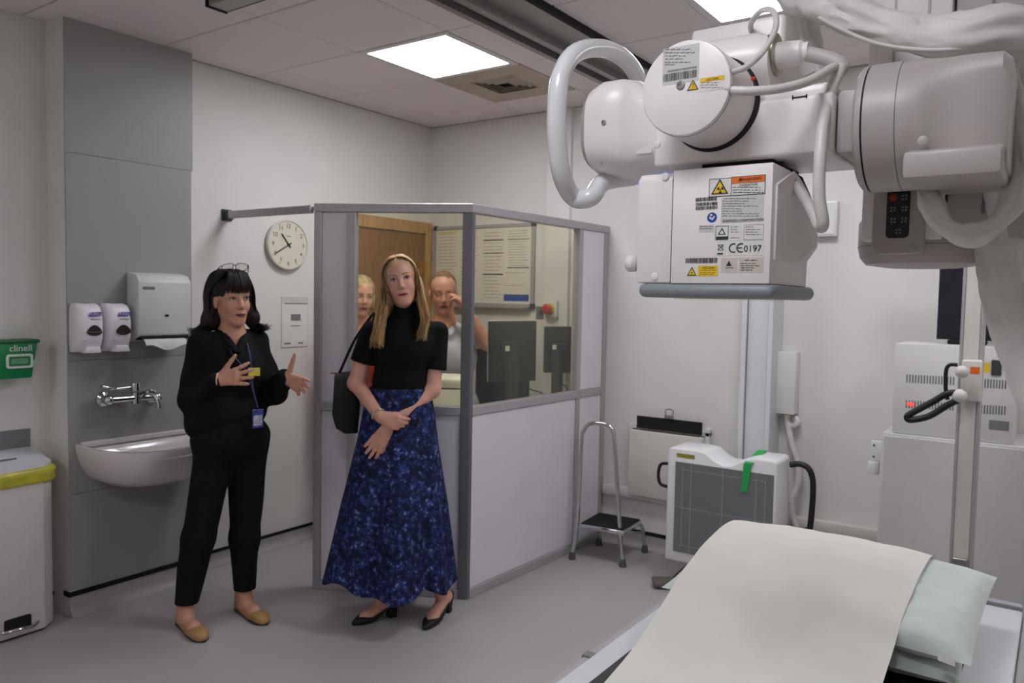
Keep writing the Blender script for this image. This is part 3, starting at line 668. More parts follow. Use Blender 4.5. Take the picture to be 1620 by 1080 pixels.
# ------------------------------------------------------------------ fabric cable sleeves
from mathutils import noise as mnoise
def sleeve(pts, rad, seed, n=48, sub=20, amp=.25, seam_at=None, parent=None, name='sleeve_section', flat=1.0):
    P = smooth_path(pts, sub); L = [0]
    for i in range(1, len(P)): L.append(L[-1]+(P[i]-P[i-1]).length)
    def wob(i, t):
        s = L[i]*26; v = mnoise.noise(Vector((math.cos(t)*1.3+seed*3.1, math.sin(t)*1.3, s*.40)))*amp
        a = t+s*.22; r1 = 1-abs(mnoise.noise(Vector((math.cos(a)*1.9+seed, math.sin(a)*1.9, s*.42))))*2.0
        b = t-s*.16; r2 = 1-abs(mnoise.noise(Vector((math.cos(b)*3.0+seed*2, math.sin(b)*3.0, s*.75))))*2.0
        return v+amp*.75*(r1-.5)+amp*.28*(r2-.5)
    return build(name, tube(P, rad, n=n, smooth=False, wob=wob, flat=flat), M_fabric, parent, smooth=70)
cv = thing('cable_sleeve', 'white wrinkled fabric cable sleeve looping over and down beside the X-ray column', 'cable cover', (3.7, 1.35, 1.7))
def sp(l): return [Vector(at(a, b, Y=y)) for a, b, y in l]
s1 = sp([(1236, -70, 1.52), (1262, -26, 1.47), (1310, 2, 1.42), (1370, 34, 1.37), (1440, 53, 1.345), (1510, 60, 1.34), (1570, 56, 1.36), (1612, 62, 1.40)])
sleeve(s1, lambda t: .033+.006*math.sin(t*9), 1, parent=cv)
sleeve(sp([(1262, -60, 1.56), (1268, -10, 1.53), (1272, 40, 1.51), (1278, 85, 1.50), (1286, 120, 1.50)]), lambda t: .034*(1-.4*t), 2, parent=cv)
build('seam_piping', tube(sp([(1296, 28, 1.385), (1330, 46, 1.355), (1385, 68, 1.325), (1450, 78, 1.315), (1520, 77, 1.315), (1600, 70, 1.36)]), .0032, n=8, sub=8), M_cable, cv, smooth=80)
s2 = sp([(1600, 60, 1.42), (1592, 105, 1.42), (1602, 150, 1.42), (1613, 205, 1.41), (1615, 262, 1.40), (1603, 318, 1.385), (1572, 358, 1.37), (1534, 372, 1.365), (1497, 358, 1.37), (1473, 325, 1.38), (1462, 288, 1.40)])
sleeve(s2, lambda t: .0165+.003*math.sin(t*30), 3, amp=.22, n=36, parent=cv)
sleeve(sp([(1618, 70, 1.46), (1606, 150, 1.47), (1592, 240, 1.48), (1580, 320, 1.50), (1582, 400, 1.51), (1597, 480, 1.51), (1622, 560, 1.50), (1665, 650, 1.49), (1720, 760, 1.48)]), lambda t: .026+.012*min(1, t*2), 5, amp=.14, parent=cv)

# ------------------------------------------------------------------ hand basin corner
PX = .051                                    # face of the grey panels
sk = thing('hand_basin', 'white ceramic wall-hung hand basin under the tap', 'basin', (PX, 2.12, .63))
def basin():
    # half-oval basin: outer shell rings from rim down, then inner bowl
    yc, hw, dp, zr = 2.128, .318, .375, .822; n = 40
    def ring(sw, sd, z, p=2.6, inset=0.0, back=0.0):
        out = []
        for i in range(n+1):
            t = math.pi*i/n; c, s = math.cos(t), math.sin(t)
            out.append((PX+back+sd*dp*abs(s)**(2/p), yc+sw*hw*math.copysign(abs(c)**(2/p), c), z))
        return out
    def rim_z(pt, z): return (pt[0], pt[1], z-.018*((pt[0]-PX)/dp))
    rings = [ring(.40, .46, zr-.215), ring(.62, .66, zr-.205), ring(.80, .82, zr-.165), ring(.92, .93, zr-.105), ring(.985, .985, zr-.04), ring(1.0, 1.0, zr-.010), ring(.995, .995, zr),
             ring(.95, .955, zr+.001), ring(.925, .93, zr-.006, back=.0), ring(.88, .88, zr-.04, back=.045), ring(.76, .76, zr-.09, back=.06), ring(.5, .5, zr-.115, back=.08), ring(.1, .2, zr-.12, back=.12)]
    V = []; Fc = []; m = n+1
    for k, r in enumerate(rings):
        for p in r: V.append(rim_z(p, p[2]) if k > 3 else p)
    for k in range(len(rings)-1):
        for i in range(n): Fc.append((k*m+i, k*m+i+1, (k+1)*m+i+1, (k+1)*m+i))
        Fc.append((k*m, (k+1)*m, (k+1)*m+n, k*m+n))        # flat back
    Fc.append(tuple(range(m))); Fc.append(tuple(range((len(rings)-1)*m, len(rings)*m))[::-1])
    return V, Fc
M_ceram = mat('sanitary_ceramic', (224, 216, 214), .15, var=.006, coat=.4)
bs = build('bowl', basin(), M_ceram, sk, smooth=50)
build('waste', lathe([(0, .02), (.004, .024), (.006, .02)], (PX+.16, 2.128, .697), (0, 0, 1), 20), M_chrome, bs, smooth=40)
build('back_ledge', box(PX+.0002, PX+.03, 1.83, 2.425, .805, .8315, .006, 2), M_ceram, sk, smooth=40)

tp = thing('wall_tap', 'chrome wall-mounted lever tap above the basin', 'tap', (PX, 2.10, 1.04))
q = lambda a, b, X=PX+.06: tuple(at(a, b, X=X))
build('mixer_body', mjoin(cyl(q(172, 633), q(246, 627), .016, n=20)), M_chrome, tp, smooth=40)
for a, b in ((172, 633), (249, 628)):
    p = q(a, b); build('wall_flange', lathe([(0, .036), (.012, .034), (.02, .02), (.06, .016)], (PX, p[1], p[2]), (1, 0, 0), 24), M_chrome, tp, smooth=40)
    build('inlet_nut', sphere(p, .024, 16, 10), M_chrome, tp, smooth=80)
p = q(215, 628); build('valve', mjoin(cyl((p[0], p[1], p[2]-.03), (p[0], p[1], p[2]+.025), .021, n=20), cyl((p[0], p[1], p[2]+.03), (p[0], p[1], p[2]+.072), .0245, n=20, bev=.004)), M_chrome, tp, smooth=40)
l0 = Vector(q(212, 612)); l1 = Vector(q(184, 615)); l2 = Vector(q(160, 611))
build('lever', mjoin(cyl(l0, l1, .006, n=12), tube([l1, (l1+l2)/2+Vector((0, 0, -.002)), l2], lambda t: .008+.010*math.sin(min(1, t*1.1)*math.pi*.8), n=12, sub=6, flat=.6)), M_chrome, tp, smooth=50)
p = Vector(q(228, 627)); build('spout', tube([p+Vector((-.01, -.01, .01)), p+Vector((.03, .0, .022)), p+Vector((.08, .012, .012)), p+Vector((.10, .018, -.03)), p+Vector((.102, .018, -.05))], lambda t: .0135-.002*t, n=16, sub=6), M_chrome, tp, smooth=60)

# soap dispensers
def dispenser(y0, y1, z0, z1, lb, gloss):
    yc = (y0+y1)/2; hw = (y1-y0)/2; d = thing('soap_dispenser', lb, 'soap dispenser', (PX, yc, z0), group='soap dispensers over the basin')
    H = z1-z0; n = 28
    def ring(f, sy, sx):
        # D-shaped section at height fraction f
        out = []
        for i in range(n):
            t = 2*math.pi*i/n; c, s = math.cos(t), math.sin(t); k = 2/3.6
            x = .5+.5*math.copysign(abs(s)**k, s)
            out.append((PX+.0002+x*sx, yc+hw*sy*math.copysign(abs(c)**k, c), z0+H*f))
        return out
    body = loft([ring(0, .80, .045), ring(.02, .92, .065), ring(.12, .97, .09), ring(.3, 1.0, .105), ring(.6, 1.0, .108), ring(.84, .97, .10), ring(.93, .92, .088), ring(.975, .84, .07), ring(1.0, .72, .05)])
    build('cover', body, mat('dispenser_white', (232, 226, 232), .35, var=.008), d, smooth=50)
    fx_ = PX+.1085
    build('top_window', prism([(PX+.012, yc-.035), (PX+.045, yc-.045), (PX+.06, yc), (PX+.045, yc+.045), (PX+.012, yc+.035)], 'z', z1-.002, z1+.002), M_grey, d)
    w_ = []
    for i in range(24):
        t = 2*math.pi*i/24; c, s = math.cos(t), math.sin(t); w_.append((yc+.012+.036*c*(1-.28*max(0, s)), z0+H*.42+(.032 if s > 0 else .018)*s))
    win = build('sight_window', prism(w_, 'x', fx_-.004, fx_+.003, .0015, 1), mat('smoked_window', (64, 55, 56), .15, var=.05), d, smooth=40)
    if gloss: build('soap_level', tube([(fx_+.003, yc-.022, z0+H*.43), (fx_+.004, yc+.012, z0+H*.415), (fx_+.003, yc+.045, z0+H*.43)], .0012, n=6), M_inkg, win)
    M_pur = mat('brand_purple', (72, 48, 150), .5, var=.02)
    build('brand_patch', prism([(yc-.012, z0+H*.735), (yc-.008, z0+H*.815), (yc+.047, z0+H*.825), (yc+.043, z0+H*.745)], 'x', fx_-.003, fx_+.0008), M_pur, d)
    build('lettering', text('PURELL', .017, (fx_+.0009, yc+.0175, z0+H*.78), (0, 1, 0), (0, 0, 1), .0003), M_paper, d)
    build('small_print', box(fx_-.002, fx_+.0008, yc-.006, yc+.042, z0+H*.675, z0+H*.685), M_inkg, d)
    build('nozzle_lip', prism([(yc-.028, z0-.002), (yc-.02, z0+.028), (yc+.04, z0+.028), (yc+.048, z0-.002)], 'x', PX+.05, PX+.103, .004, 2), mat('dispenser_white', (232, 226, 232), .35), d, smooth=40)
    build('sensor', lathe([(0, .002), (.0012, .002)], (fx_-.006, yc-.03, z0+H*.24), (1, 0, 0), 10), M_grey, d)
dispenser(1.775, 1.905, 1.262, 1.492, 'white soap dispenser nearest the room corner, liquid showing in its window', True)
dispenser(1.915, 2.04, 1.262, 1.492, 'white soap dispenser next to the paper towel dispenser', False)

# paper towel dispenser
td = thing('towel_dispenser', 'white metal paper towel dispenser with a folded towel hanging out', 'towel dispenser', (PX, 2.2, 1.29))
tp0, tp1 = at(237, 452, X=PX+.10), at(306, 447, X=PX+.10)
ty0, ty1 = 2.065, 2.345
prof = [(PX+.0002, 1.30), (PX+.10, 1.33), (PX+.11, 1.34), (PX+.11, 1.60), (PX+.085, 1.632), (PX+.02, 1.645), (PX+.0002, 1.645)]
build('cabinet', prism([(a, b) for a, b in prof], 'y', ty0, ty1, .005, 2), mat('towel_box_white', (214, 212, 211), .35, var=.01), td, smooth=30)
build('lock', prism([(ty0+.145+.013*math.cos(2*math.pi*i/16), 1.432+.007*math.sin(2*math.pi*i/16)) for i in range(16)], 'x', PX+.1102, PX+.1108), M_black, td)
build('brand_plate', box(PX+.1102, PX+.1112, ty0+.02, ty0+.082, 1.560, 1.575), M_inkg, td)
build('slot', box(PX+.02, PX+.1045, ty0+.012, ty1-.012, 1.313, 1.331), M_blackm, td)
V = []; Fc = []
for i in range(13):
    f = i/12; y = ty0+.025+f*.22
    for j, (dx, z) in enumerate(((.075, 1.322), (.112, 1.315), (.128, 1.295-.012*math.sin(f*6)), (.130+.006*math.sin(f*9), 1.275+.014*math.sin(f*7+1)))):
        V.append((PX+dx, y, z))
for i in range(12):
    for j in range(3): Fc.append((i*4+j, i*4+j+1, (i+1)*4+j+1, (i+1)*4+j))
V2 = [(a, b, c-.0015) for a, b, c in V]; o = len(V); Fc2 = [tuple(o+k for k in f[::-1]) for f in Fc]
build('paper_towel', (V+V2, Fc+Fc2), M_paper, td, smooth=60)

# green wipes dispenser on the wall at the left edge
WX = -.12
gd = thing('wipes_dispenser', 'green wall-mounted wipes dispenser at the left edge of the picture', 'wipes dispenser', (WX, 1.58, 1.16))
M_green = mat('wipes_green', (10, 128, 72), .4, var=.03)
ga = at(0, 545, X=WX+.1); gb = at(64, 598, X=WX+.1); gc_ = at(82, 538, X=WX+.1)
gz0, gz1 = 1.147, 1.318
gy1 = 1.685
build('holder', prism([(1.20, gz1), (gy1, gz1), (gy1-.028, gz0), (1.225, gz0)], 'x', WX, WX+.10, .005, 2), M_green, gd, smooth=35)
build('top_tray', prism([(1.195, gz1-.012), (gy1+.006, gz1-.012), (gy1+.006, gz1+.004), (1.195, gz1+.004)], 'x', WX, WX+.106, .004, 2), mat('wipes_green_dark', (8, 100, 58), .45), gd, smooth=35)
fx_ = WX+.1005
p = at(33, 551, X=fx_); build('lettering', text('clinell', .042, (fx_, float(p[1]), float(p[2])), (0, 1, 0), (0, 0, 1), .001), M_paper, gd)
p = at(31, 571, X=fx_)
o_ = rpoly(float(p[1])-.056, float(p[1])+.056, float(p[2])-.032, float(p[2])+.032, .012); i_ = rpoly(float(p[1])-.045, float(p[1])+.045, float(p[2])-.022, float(p[2])+.022, .006)
build('label_frame', prism(o_, 'x', fx_, fx_+.003), M_white, gd); build('label_field', prism(i_, 'x', fx_+.003, fx_+.0036), M_green, gd)
build('small_print', mjoin(*[box(fx_+.0036, fx_+.0039, float(p[1])-.035, float(p[1])+.035, float(p[2])+dz-.0016, float(p[2])+dz+.0016) for dz in (.008, 0, -.008)]), mat('pale_green_print', (150, 200, 175), .6), gd)
p = at(56, 572, X=fx_); build('round_mark', lathe([(0, .011), (.001, .011)], (fx_, float(p[1]), float(p[2])), (1, 0, 0), 20), mat('pale_green_print', (150, 200, 175), .6), gd)
pa, pb = at(48, 677, X=WX+.004), at(0, 712, X=WX+.004)
tag(build('wall_plate', box(WX, WX+.004, 1.2, float(pa[1]), float(pb[2]), float(pa[2]), .001, 1), mat('steel_plate_grey', (122, 124, 127), .4, var=.02), base=(WX, 1.4, float(pb[2]))), 'flat grey plate fixed to the wall above the bin', 'wall plate')

# pedal bin
bn = thing('waste_bin', 'white steel pedal bin with a yellow liner edge', 'bin', (0, 1.45, 0))
poly = [(-.11, 1.10), (.098, 1.10), (.11, 1.12), (.11, 1.64), (.055, 1.70), (-.11, 1.70)]
build('body', prism(poly, 'z', .012, .70, .004, 2), mat('bin_white', (212, 204, 200), .4, var=.01), bn, smooth=30)
build('plinth', prism([(-.105, 1.11), (.09, 1.11), (.10, 1.125), (.10, 1.635), (.05, 1.69), (-.105, 1.69)], 'z', 0, .012), M_dgrey, bn)
# liner collar with folds
col_pts = [(-.112, 1.10), (.10, 1.098), (.114, 1.12), (.114, 1.40), (.115, 1.642), (.058, 1.705), (-.112, 1.705)]
V = []; rings = []
for k, (z, off) in enumerate(((.682, .004), (.70, .010), (.715, .006), (.728, .011), (.742, .005), (.75, .0))):
    rings.append([(x+(off if x > 0 else 0), y+(off if y > 1.6 else -off), z+.006*math.sin(i*2.1+k)) for i, (x, y) in enumerate(col_pts)])
build('liner', loft(rings), mat('liner_yellow', (196, 190, 62), .35, var=.1, scale=20), bn, smooth=60)
build('lid', loft([[(x*1.0, y, z+.05*(.11-x)/.22+.002) for x, y in poly] for z in (.738, .752)]), mat('bin_lid_white', (214, 212, 218), .35, var=.01), bn, smooth=30)
build('lid_print', obox((-.01, 1.50, .7855), [(1, 0, -.227), (0, 1, 0), (.227, 0, 1)], (.012, .16, .0006)), M_inkg, bn)
pc = at(38, 983, X=.112)
ped = build('pedal', tube([at(-6, 1001, X=.115), at(8, 1001, X=.15), at(32, 995, X=.165), at(52, 990, X=.15), at(60, 983, X=.115)], .008, n=10), M_chrome, bn, smooth=70)
build('pedal_recess', prism(rpoly(float(at(6, 990, X=.11)[1]), float(at(50, 985, X=.11)[1]), float(at(30, 998, X=.11)[2]), float(at(30, 975, X=.11)[2]), .012), 'x', .108, .1108), M_blackm, bn)

# clock
ck = thing('wall_clock', 'round white wall clock with black hands at twenty to eleven', 'clock', (-.06, 3.12, 1.85))
cp = at(456, 387, X=-.03); cy, cz, R = float(cp[1]), float(cp[2]), .152
build('case', lathe([(0, R-.012), (.01, R-.004), (.022, R), (.032, R), (.036, R-.004), (.036, R-.010), (.030, R-.013)], (-.06, cy, cz), (1, 0, 0), 64), mat('clock_case', (214, 209, 198), .4, var=.01), ck, smooth=35)
dial = build('dial', lathe([(0, R-.0125), (.003, R-.0125)], (-.0315, cy, cz), (1, 0, 0), 64), mat('clock_dial', (222, 216, 196), .6, var=.01), ck, smooth=35)
xd = -.0283
for h in range(1, 13):
    a = math.radians(90-30*h); r = .112
    build('numeral', text(str(h), .036, (xd, cy-r*math.cos(a)*-1 if False else cy+r*math.cos(a), cz+r*math.sin(a)), (0, 1, 0), (0, 0, 1), .0004), M_ink, dial)
    build('tick', obox((xd+.0003, cy+.133*math.cos(a), cz+.133*math.sin(a)), [(1, 0, 0), (0, math.cos(a), math.sin(a)), (0, -math.sin(a), math.cos(a))], (.0006, .006, .003)), M_ink, dial)
build('lettering', mjoin(box(xd, xd+.0005, cy-.016, cy+.016, cz+.048, cz+.053)), M_inkg, dial)
def hand(ang, L, w_, tail_, x): 
    a = math.radians(90-ang); d = Vector((0, math.cos(a), math.sin(a))); n = Vector((0, -math.sin(a), math.cos(a)))
    c = Vector((x, cy, cz))+d*((L-tail_)/2); return obox(c, [(1, 0, 0), d, n], (.0012, L+tail_, w_))
build('hour_hand', hand(320, .082, .0085, .022, xd+.004), M_ink, ck); build('minute_hand', hand(240, .112, .006, .022, xd+.006), M_ink, ck)
build('hub', lathe([(0, .007), (.008, .006)], (xd, cy, cz), (1, 0, 0), 16), M_ink, ck, smooth=40)
# notice on the wall under the clock
nt_ = thing('wall_notice', 'pale printed notice in a clear holder on the wall below the clock', 'notice', (-.06, 3.12, 1.23))
na, nb = at(445, 469, X=-.058), at(487, 548, X=-.058); ny0, ny1, nz0, nz1 = float(na[1]), float(nb[1]), float(nb[2]), float(na[2])
build('holder', box(-.06, -.056, ny0, ny1, nz0, nz1, .001, 1), mat('notice_holder', (205, 202, 198), .3, var=.01), nt_)
sh = build('sheet', box(-.0558, -.0552, ny0+.006, ny1-.006, nz0+.006, nz1-.035), M_paper, nt_)
for _b in ((ny0+.07, ny1-.06, nz0+.165, nz0+.205), (ny0+.07, ny1-.06, nz0+.13, nz0+.136), (ny0+.02, ny0+.07, nz0+.02, nz0+.03), (ny1-.08, ny1-.04, nz0+.02, nz0+.03)): build('print_block', box(-.0552, -.0549, *_b), M_inkg, sh)
build('clip_edge', box(-.056, -.0545, ny0+.02, ny1-.006, nz1-.045, nz1-.038), M_inkg, nt_)

# ------------------------------------------------------------------ inside the control booth
wbd = thing('whiteboard', 'framed whiteboard with pinned sheets on the wall inside the booth', 'whiteboard', (.44, 4.45, 1.5))
build('board', box(.01, .875, 4.432, 4.449, 1.505, 2.055), mat('whiteboard_surface', (226, 224, 214), .3, var=.01), wbd)
build('frame', mjoin(box(-.005, .89, 4.425, 4.449, 2.042, 2.067, .003), box(-.005, .89, 4.425, 4.449, 1.49, 1.515, .003), box(-.005, .02, 4.425, 4.449, 1.515, 2.042, .003), box(.865, .89, 4.425, 4.449, 1.515, 2.042, .003)), M_alu, wbd)
for x_, z_ in ((-.008, 1.485), (.862, 1.485), (-.008, 2.04), (.862, 2.04)): build('corner_cap', box(x_, x_+.033, 4.421, 4.45, z_, z_+.033, .006, 2), M_dgrey, wbd)
build('pen_tray', box(.03, .86, 4.40, 4.432, 1.482, 1.49), M_alu, wbd)
M_yp = mat('paper_cream', (228, 224, 206), .8, var=.02); M_ypr = mat('highlighter_yellow', (216, 212, 90), .7, var=.04)
def sheet(x0, x1, z0, z1, lb, rows, extra=None, Yp=4.4318):
    s = thing('pinned_sheet', lb, 'paper sheet', ((x0+x1)/2, Yp, z0), group='sheets pinned on the whiteboard')
    build('page', box(x0, x1, Yp-.0012, Yp-.0002, z0, z1), M_yp, s)
    rnd = random.Random(x0*100); ms = []
    for k in range(rows):
        z = z1-.02-(z1-z0-.04)*k/max(1, rows-1); ms.append(box(x0+.012, x1-.012-rnd.random()*.05, Yp-.0016, Yp-.0013, z-.0018, z+.0018))
    build('print', mjoin(*ms), mat('faint_print', (160, 158, 148), .7, var=.05), s)
    for (a, b, c, d, mm) in (extra or []): build('printed_band', box(a, b, Yp-.0020, Yp-.0017, c, d), mm, s)
sheet(.025, .228, 1.735, 2.032, 'cream sheet pinned at the top left of the whiteboard, yellow line on top', 12, [(.03, .225, 2.018, 2.028, M_ypr)])
sheet(.03, .228, 1.53, 1.722, 'sheet with a yellow highlighted heading at the lower left of the whiteboard', 6, [(.04, .20, 1.70, 1.718, M_ypr)])
sheet(.235, .432, 1.53, 2.034, 'tall sheet pinned second from left on the whiteboard', 18)
sheet(.45, .638, 1.533, 2.028, 'tall sheet with three dark ruled tables in the middle of the whiteboard', 20, [(.455, .632, 1.952, 1.958, M_ink), (.455, .632, 1.862, 1.868, M_ink), (.455, .632, 1.712, 1.720, M_ink)])
sheet(.66, .855, 1.757, 2.034, 'sheet with a printed table at the top right of the whiteboard', 14, [(.665, .85, 1.955, 1.959, M_ink), (.665, .85, 1.760, 1.766, M_ink)])
sheet(.64, .853, 1.532, 1.748, 'white sheet with a blue footer at the lower right of the whiteboard', 3, [(.642, .851, 1.533, 1.578, M_blue)])
es = thing('emergency_stop', 'red emergency stop button on a white box beside the whiteboard', 'stop button', (1.04, 4.45, 1.43))
build('box', box(1.0, 1.10, 4.39, 4.449, 1.43, 1.54, .004, 2), M_white, es, smooth=35)
build('collar', lathe([(0, .036), (.012, .034)], (1.047, 4.39, 1.485), (0, -1, 0), 24), M_yellow, es, smooth=35)
build('mushroom_button', lathe([(0, .018), (.012, .018), (.014, .034), (.024, .034), (.032, .024)], (1.045, 4.378, 1.485), (0, -1, 0), 24), M_red, es, smooth=40)
sw = thing('wall_switch', 'small grey wall switch below the whiteboard corner', 'switch', (.95, 4.45, 1.42))
build('plate', box(.905, .995, 4.44, 4.449, 1.42, 1.5, .002, 1), M_grey, sw); build('rocker', box(.93, .97, 4.435, 4.441, 1.44, 1.48, .002, 1), M_dgrey, sw)
# desk, monitors and machine
dk = thing('booth_desk', 'white control desk along the glazed side inside the booth', 'desk', (1.1, 3.9, 0))
build('worktop', mjoin(prism([(.80, 2.96), (1.30, 3.16), (1.385, 4.40), (1.06, 4.40), (1.06, 3.54), (.80, 3.50)], 'z', .895, .925, .003, 1)), M_white, dk)
for x_, y_ in ((.84, 3.05), (.84, 3.45), (1.27, 3.24), (1.34, 4.35), (1.10, 4.35)): build('leg', box(x_-.02, x_+.02, y_-.02, y_+.02, 0, .895), M_alu, dk)
def monitor(lb, TL, TR, BR_, BL, Yt, foot):
    p = [Vector(at(*c, Y=y)) for c, y in zip((TL, TR, BR_, BL), Yt)]
    c = sum(p, Vector())/4; r = ((p[1]+p[2])-(p[0]+p[3])).normalized(); u = ((p[0]+p[1])-(p[2]+p[3])); W_ = ((p[1]+p[2])-(p[0]+p[3])).length/2; H_ = u.length/2
    u = (u-r*u.dot(r)).normalized(); n = r.cross(u)       # n looks to the camera side
    base = (c.x, c.y, .925)
    m = thing('monitor', lb, 'monitor', base, group='monitors on the booth desk')
    build('casing', obox(c, [r, n, u], (W_, .03, H_), .006, 2), mat('monitor_back', (44, 50, 56), .45, var=.04), m, smooth=35)
    build('bezel', obox(c-n*.018, [r, n, u], (W_+.006, .012, H_+.006), .003, 1), M_alu, m)
    build('screen', obox(c-n*.0245, [r, n, u], (W_-.03, .002, H_-.03)), M_black, m)
    build('rear_hump', obox(c+n*.022-u*.03, [r, n, u], (W_*.5, .02, H_*.5), .006, 2), mat('monitor_back', (44, 50, 56), .45), m, smooth=35)
    f = Vector((c.x, c.y, 0))+n*.03
    build('stand', box(f.x-.03, f.x+.03, f.y-.02, f.y+.02, .93, c.z), M_dgrey, m)
    build('foot', box(f.x-.10, f.x+.10, f.y-.085, f.y+.085, .9252, .938, .004, 1), M_dgrey, m)
    build('label_sticker', obox(c+n*.0335-r*W_*.12+u*.02, [r, n, u], (.025, .001, .03)), M_paper, m)
    return m
monitor('dark monitor nearer the screen corner, seen from behind with a silver edge', (783, 507), (853, 509), (842, 600), (762, 604), (3.62, 3.80, 3.80, 3.58), None)
monitor('dark monitor at the back of the desk beside the window post', (866, 516), (906, 517), (900, 589), (855, 589), (4.20, 4.30, 4.30, 4.20), None)
for pts_, lb in (([at(822, 600, Y=3.85), at(838, 615, Y=3.9), at(858, 622, Y=3.95), (1.30, 3.95, .93)], 'black cable trailing behind the nearer monitor'), ([at(886, 590, Y=4.1), at(888, 606, Y=4.1), at(896, 612, Y=4.12), (1.33, 4.2, .93)], 'thin black cable hanging below the rear monitor')):
    tag(build('monitor_cable', tube(pts_, .004, n=8), M_black, base=(1.3, 4.0, .93), smooth=70), lb, 'cable')
pr = thing('desk_printer', 'white plastic machine with a rounded lid just inside the front window', 'printer', (.98, 3.36, .925))
prm = mat('printer_white', (222, 220, 206), .5, var=.02)
pc_ = Vector(at(718, 612, Y=3.33))
build('body', mjoin(obox((.99, 3.40, .985), [(.887, .461, 0), (-.461, .887, 0), (0, 0, 1)], (.24, .26, .118), .008, 2)), prm, pr, smooth=35)
build('lid', obox((.99, 3.40, 1.078), [(.887, .461, 0), (-.461, .887, 0), (0, 0, 1)], (.246, .266, .06), .022, 4), prm, pr, smooth=35)

# ------------------------------------------------------------------ back wall things
ph = thing('cassette_holder', 'white cassette holder with a black top board and clip on the back wall', 'cassette holder', (1.9, 4.45, .34))
build('box', box(1.665, 2.135, 4.37, 4.449, .345, .75, .006, 2), M_cream, ph, smooth=35)
build('back_frame', mjoin(box(1.64, 1.665, 4.42, 4.449, .34, .78, .003), box(2.135, 2.165, 4.42, 4.449, .34, .80, .003), box(1.665, 2.165, 4.42, 4.449, .755, .78, .003)), M_white, ph)
ba = at(1008, 656, Y=4.40); bb = at(1110, 690, Y=4.40)
build('black_board', box(float(ba[0]), float(bb[0]), 4.395, 4.41, float(bb[2])+.006, float(ba[2])-.004, .002, 1), M_blackm, ph)
cp_ = at(1059, 655, Y=4.392); cx2, cz2 = float(cp_[0]), float(cp_[2])
build('clip', mjoin(box(cx2-.03, cx2+.03, 4.384, 4.395, cz2-.028, cz2-.005, .003), tube([(cx2-.022, 4.39, cz2-.008), (cx2-.024, 4.39, cz2+.022), (cx2, 4.39, cz2+.03), (cx2+.024, 4.39, cz2+.022), (cx2+.022, 4.39, cz2-.008)], .004, n=8)), M_steel, ph, smooth=40)
pa = at(1298, 320, Y=4.45); pb = at(1326, 374, Y=4.45)
bx2 = thing('junction_box', 'small white wall box behind the X-ray tube cable', 'wall box', (2.76, 4.45, 1.9))
build('box', box(float(pa[0])-.06, float(pb[0]), 4.40, 4.449, float(pb[2]), float(pa[2]), .004, 2), M_white, bx2, smooth=35); build('cover_plate', box(float(pa[0])-.05, float(pb[0])-.01, 4.396, 4.40, float(pb[2])+.01, float(pa[2])-.01, .001, 1), M_white, bx2)
cb = thing('conduit_box', 'tall narrow white conduit box on the back wall beside the detector column', 'conduit', (2.6, 4.45, .93))
ca, cbp = at(1231, 556, Y=4.38), at(1257, 656, Y=4.38)
build('cover', box(float(ca[0]), float(cbp[0]), 4.37, 4.449, float(cbp[2]), float(ca[2]), .004, 2), M_white, cb, smooth=35)
build('hose', tube([at(1245, 655, Y=4.41), at(1246, 668, Y=4.41), at(1254, 674, Y=4.41), at(1262, 668, Y=4.41), at(1258, 660, Y=4.42)], .016, n=12), M_cable, cb, smooth=70)
build('hose', tube([at(1246, 668, Y=4.41), at(1252, 700, Y=4.40), at(1263, 735, Y=4.39), at(1262, 765, Y=4.38), at(1252, 790, Y=4.36), at(1254, 815, Y=4.36), at(1262, 850, Y=4.36), (2.67, 4.37, .03)], .018, n=12), M_cable, cb, smooth=70)

# upright detector (bucky) stand
dt = thing('detector_stand', 'white upright X-ray detector on a wall column with black handles and a green strap', 'X-ray detector', (2.42, 4.2, 0))
ca, cb_ = at(1177, 500, Y=4.30), at(1227, 500, Y=4.30); c0, c1 = float(ca[0]), float(cb_[0])
build('column', mjoin(box(c0+.03, c1-.03, 4.28, 4.449, 0.03, 2.2), box(c0, c0+.028, 4.26, 4.449, 0.03, 2.2, .003), box(c1-.028, c1, 4.26, 4.449, .03, 2.2, .003)), mat('column_white', (216, 215, 219), .35, var=.01), dt)
build('column_slot', mjoin(box(c0+.0285, c0+.033, 4.277, 4.28, .05, 2.18)), M_grey, dt); build('column_slot', mjoin(box(c1-.033, c1-.0285, 4.277, 4.28, .05, 2.18)), M_grey, dt)
build('floor_plate', box(c0-.06, c1+.06, 4.0, 4.44, 0.001, .03, .004, 1), M_white, dt)
YD = 3.90
f0, f1 = at(1054, 800, Y=YD), at(1227, 800, Y=YD); x0_, x1_ = float(f0[0]), float(f1[0]); zb_, zt_ = float(at(1054, 884, Y=YD)[2]), float(at(1068, 708, Y=YD)[2])
W_ = x1_-x0_
top = [(0, -.012), (.03, 0), (.30, 0), (.37, -.008), (.44, -.040), (.52, -.058), (.60, -.056), (.67, -.030), (.73, -.010), (.80, -.002), (.97, 0), (1, -.014)]
poly = [(x0_, zb_), ]+[(x0_+f*W_, zt_+d) for f, d in top]+[(x1_, zb_)]
build('detector_housing', prism(poly, 'y', YD, 4.13, .010, 3), mat('detector_white', (229, 227, 228), .35, var=.008), dt, smooth=35)
build('carriage', box(c0-.02, c1+.02, 4.13, 4.26, .30, .62, .006), M_xg, dt)
ga_, gb_ = at(1069, 736, Y=YD), at(1222, 868, Y=YD)
gx0, gx1, gz0_, gz1_ = float(ga_[0]), float(gb_[0])-.004, zb_+.055, zt_-.072
gp = build('front_panel', box(gx0, gx1, YD-.004, YD+.001, gz0_, gz1_, .001, 1), mat('detector_grey', (112, 113, 115), .5, var=.02), dt)
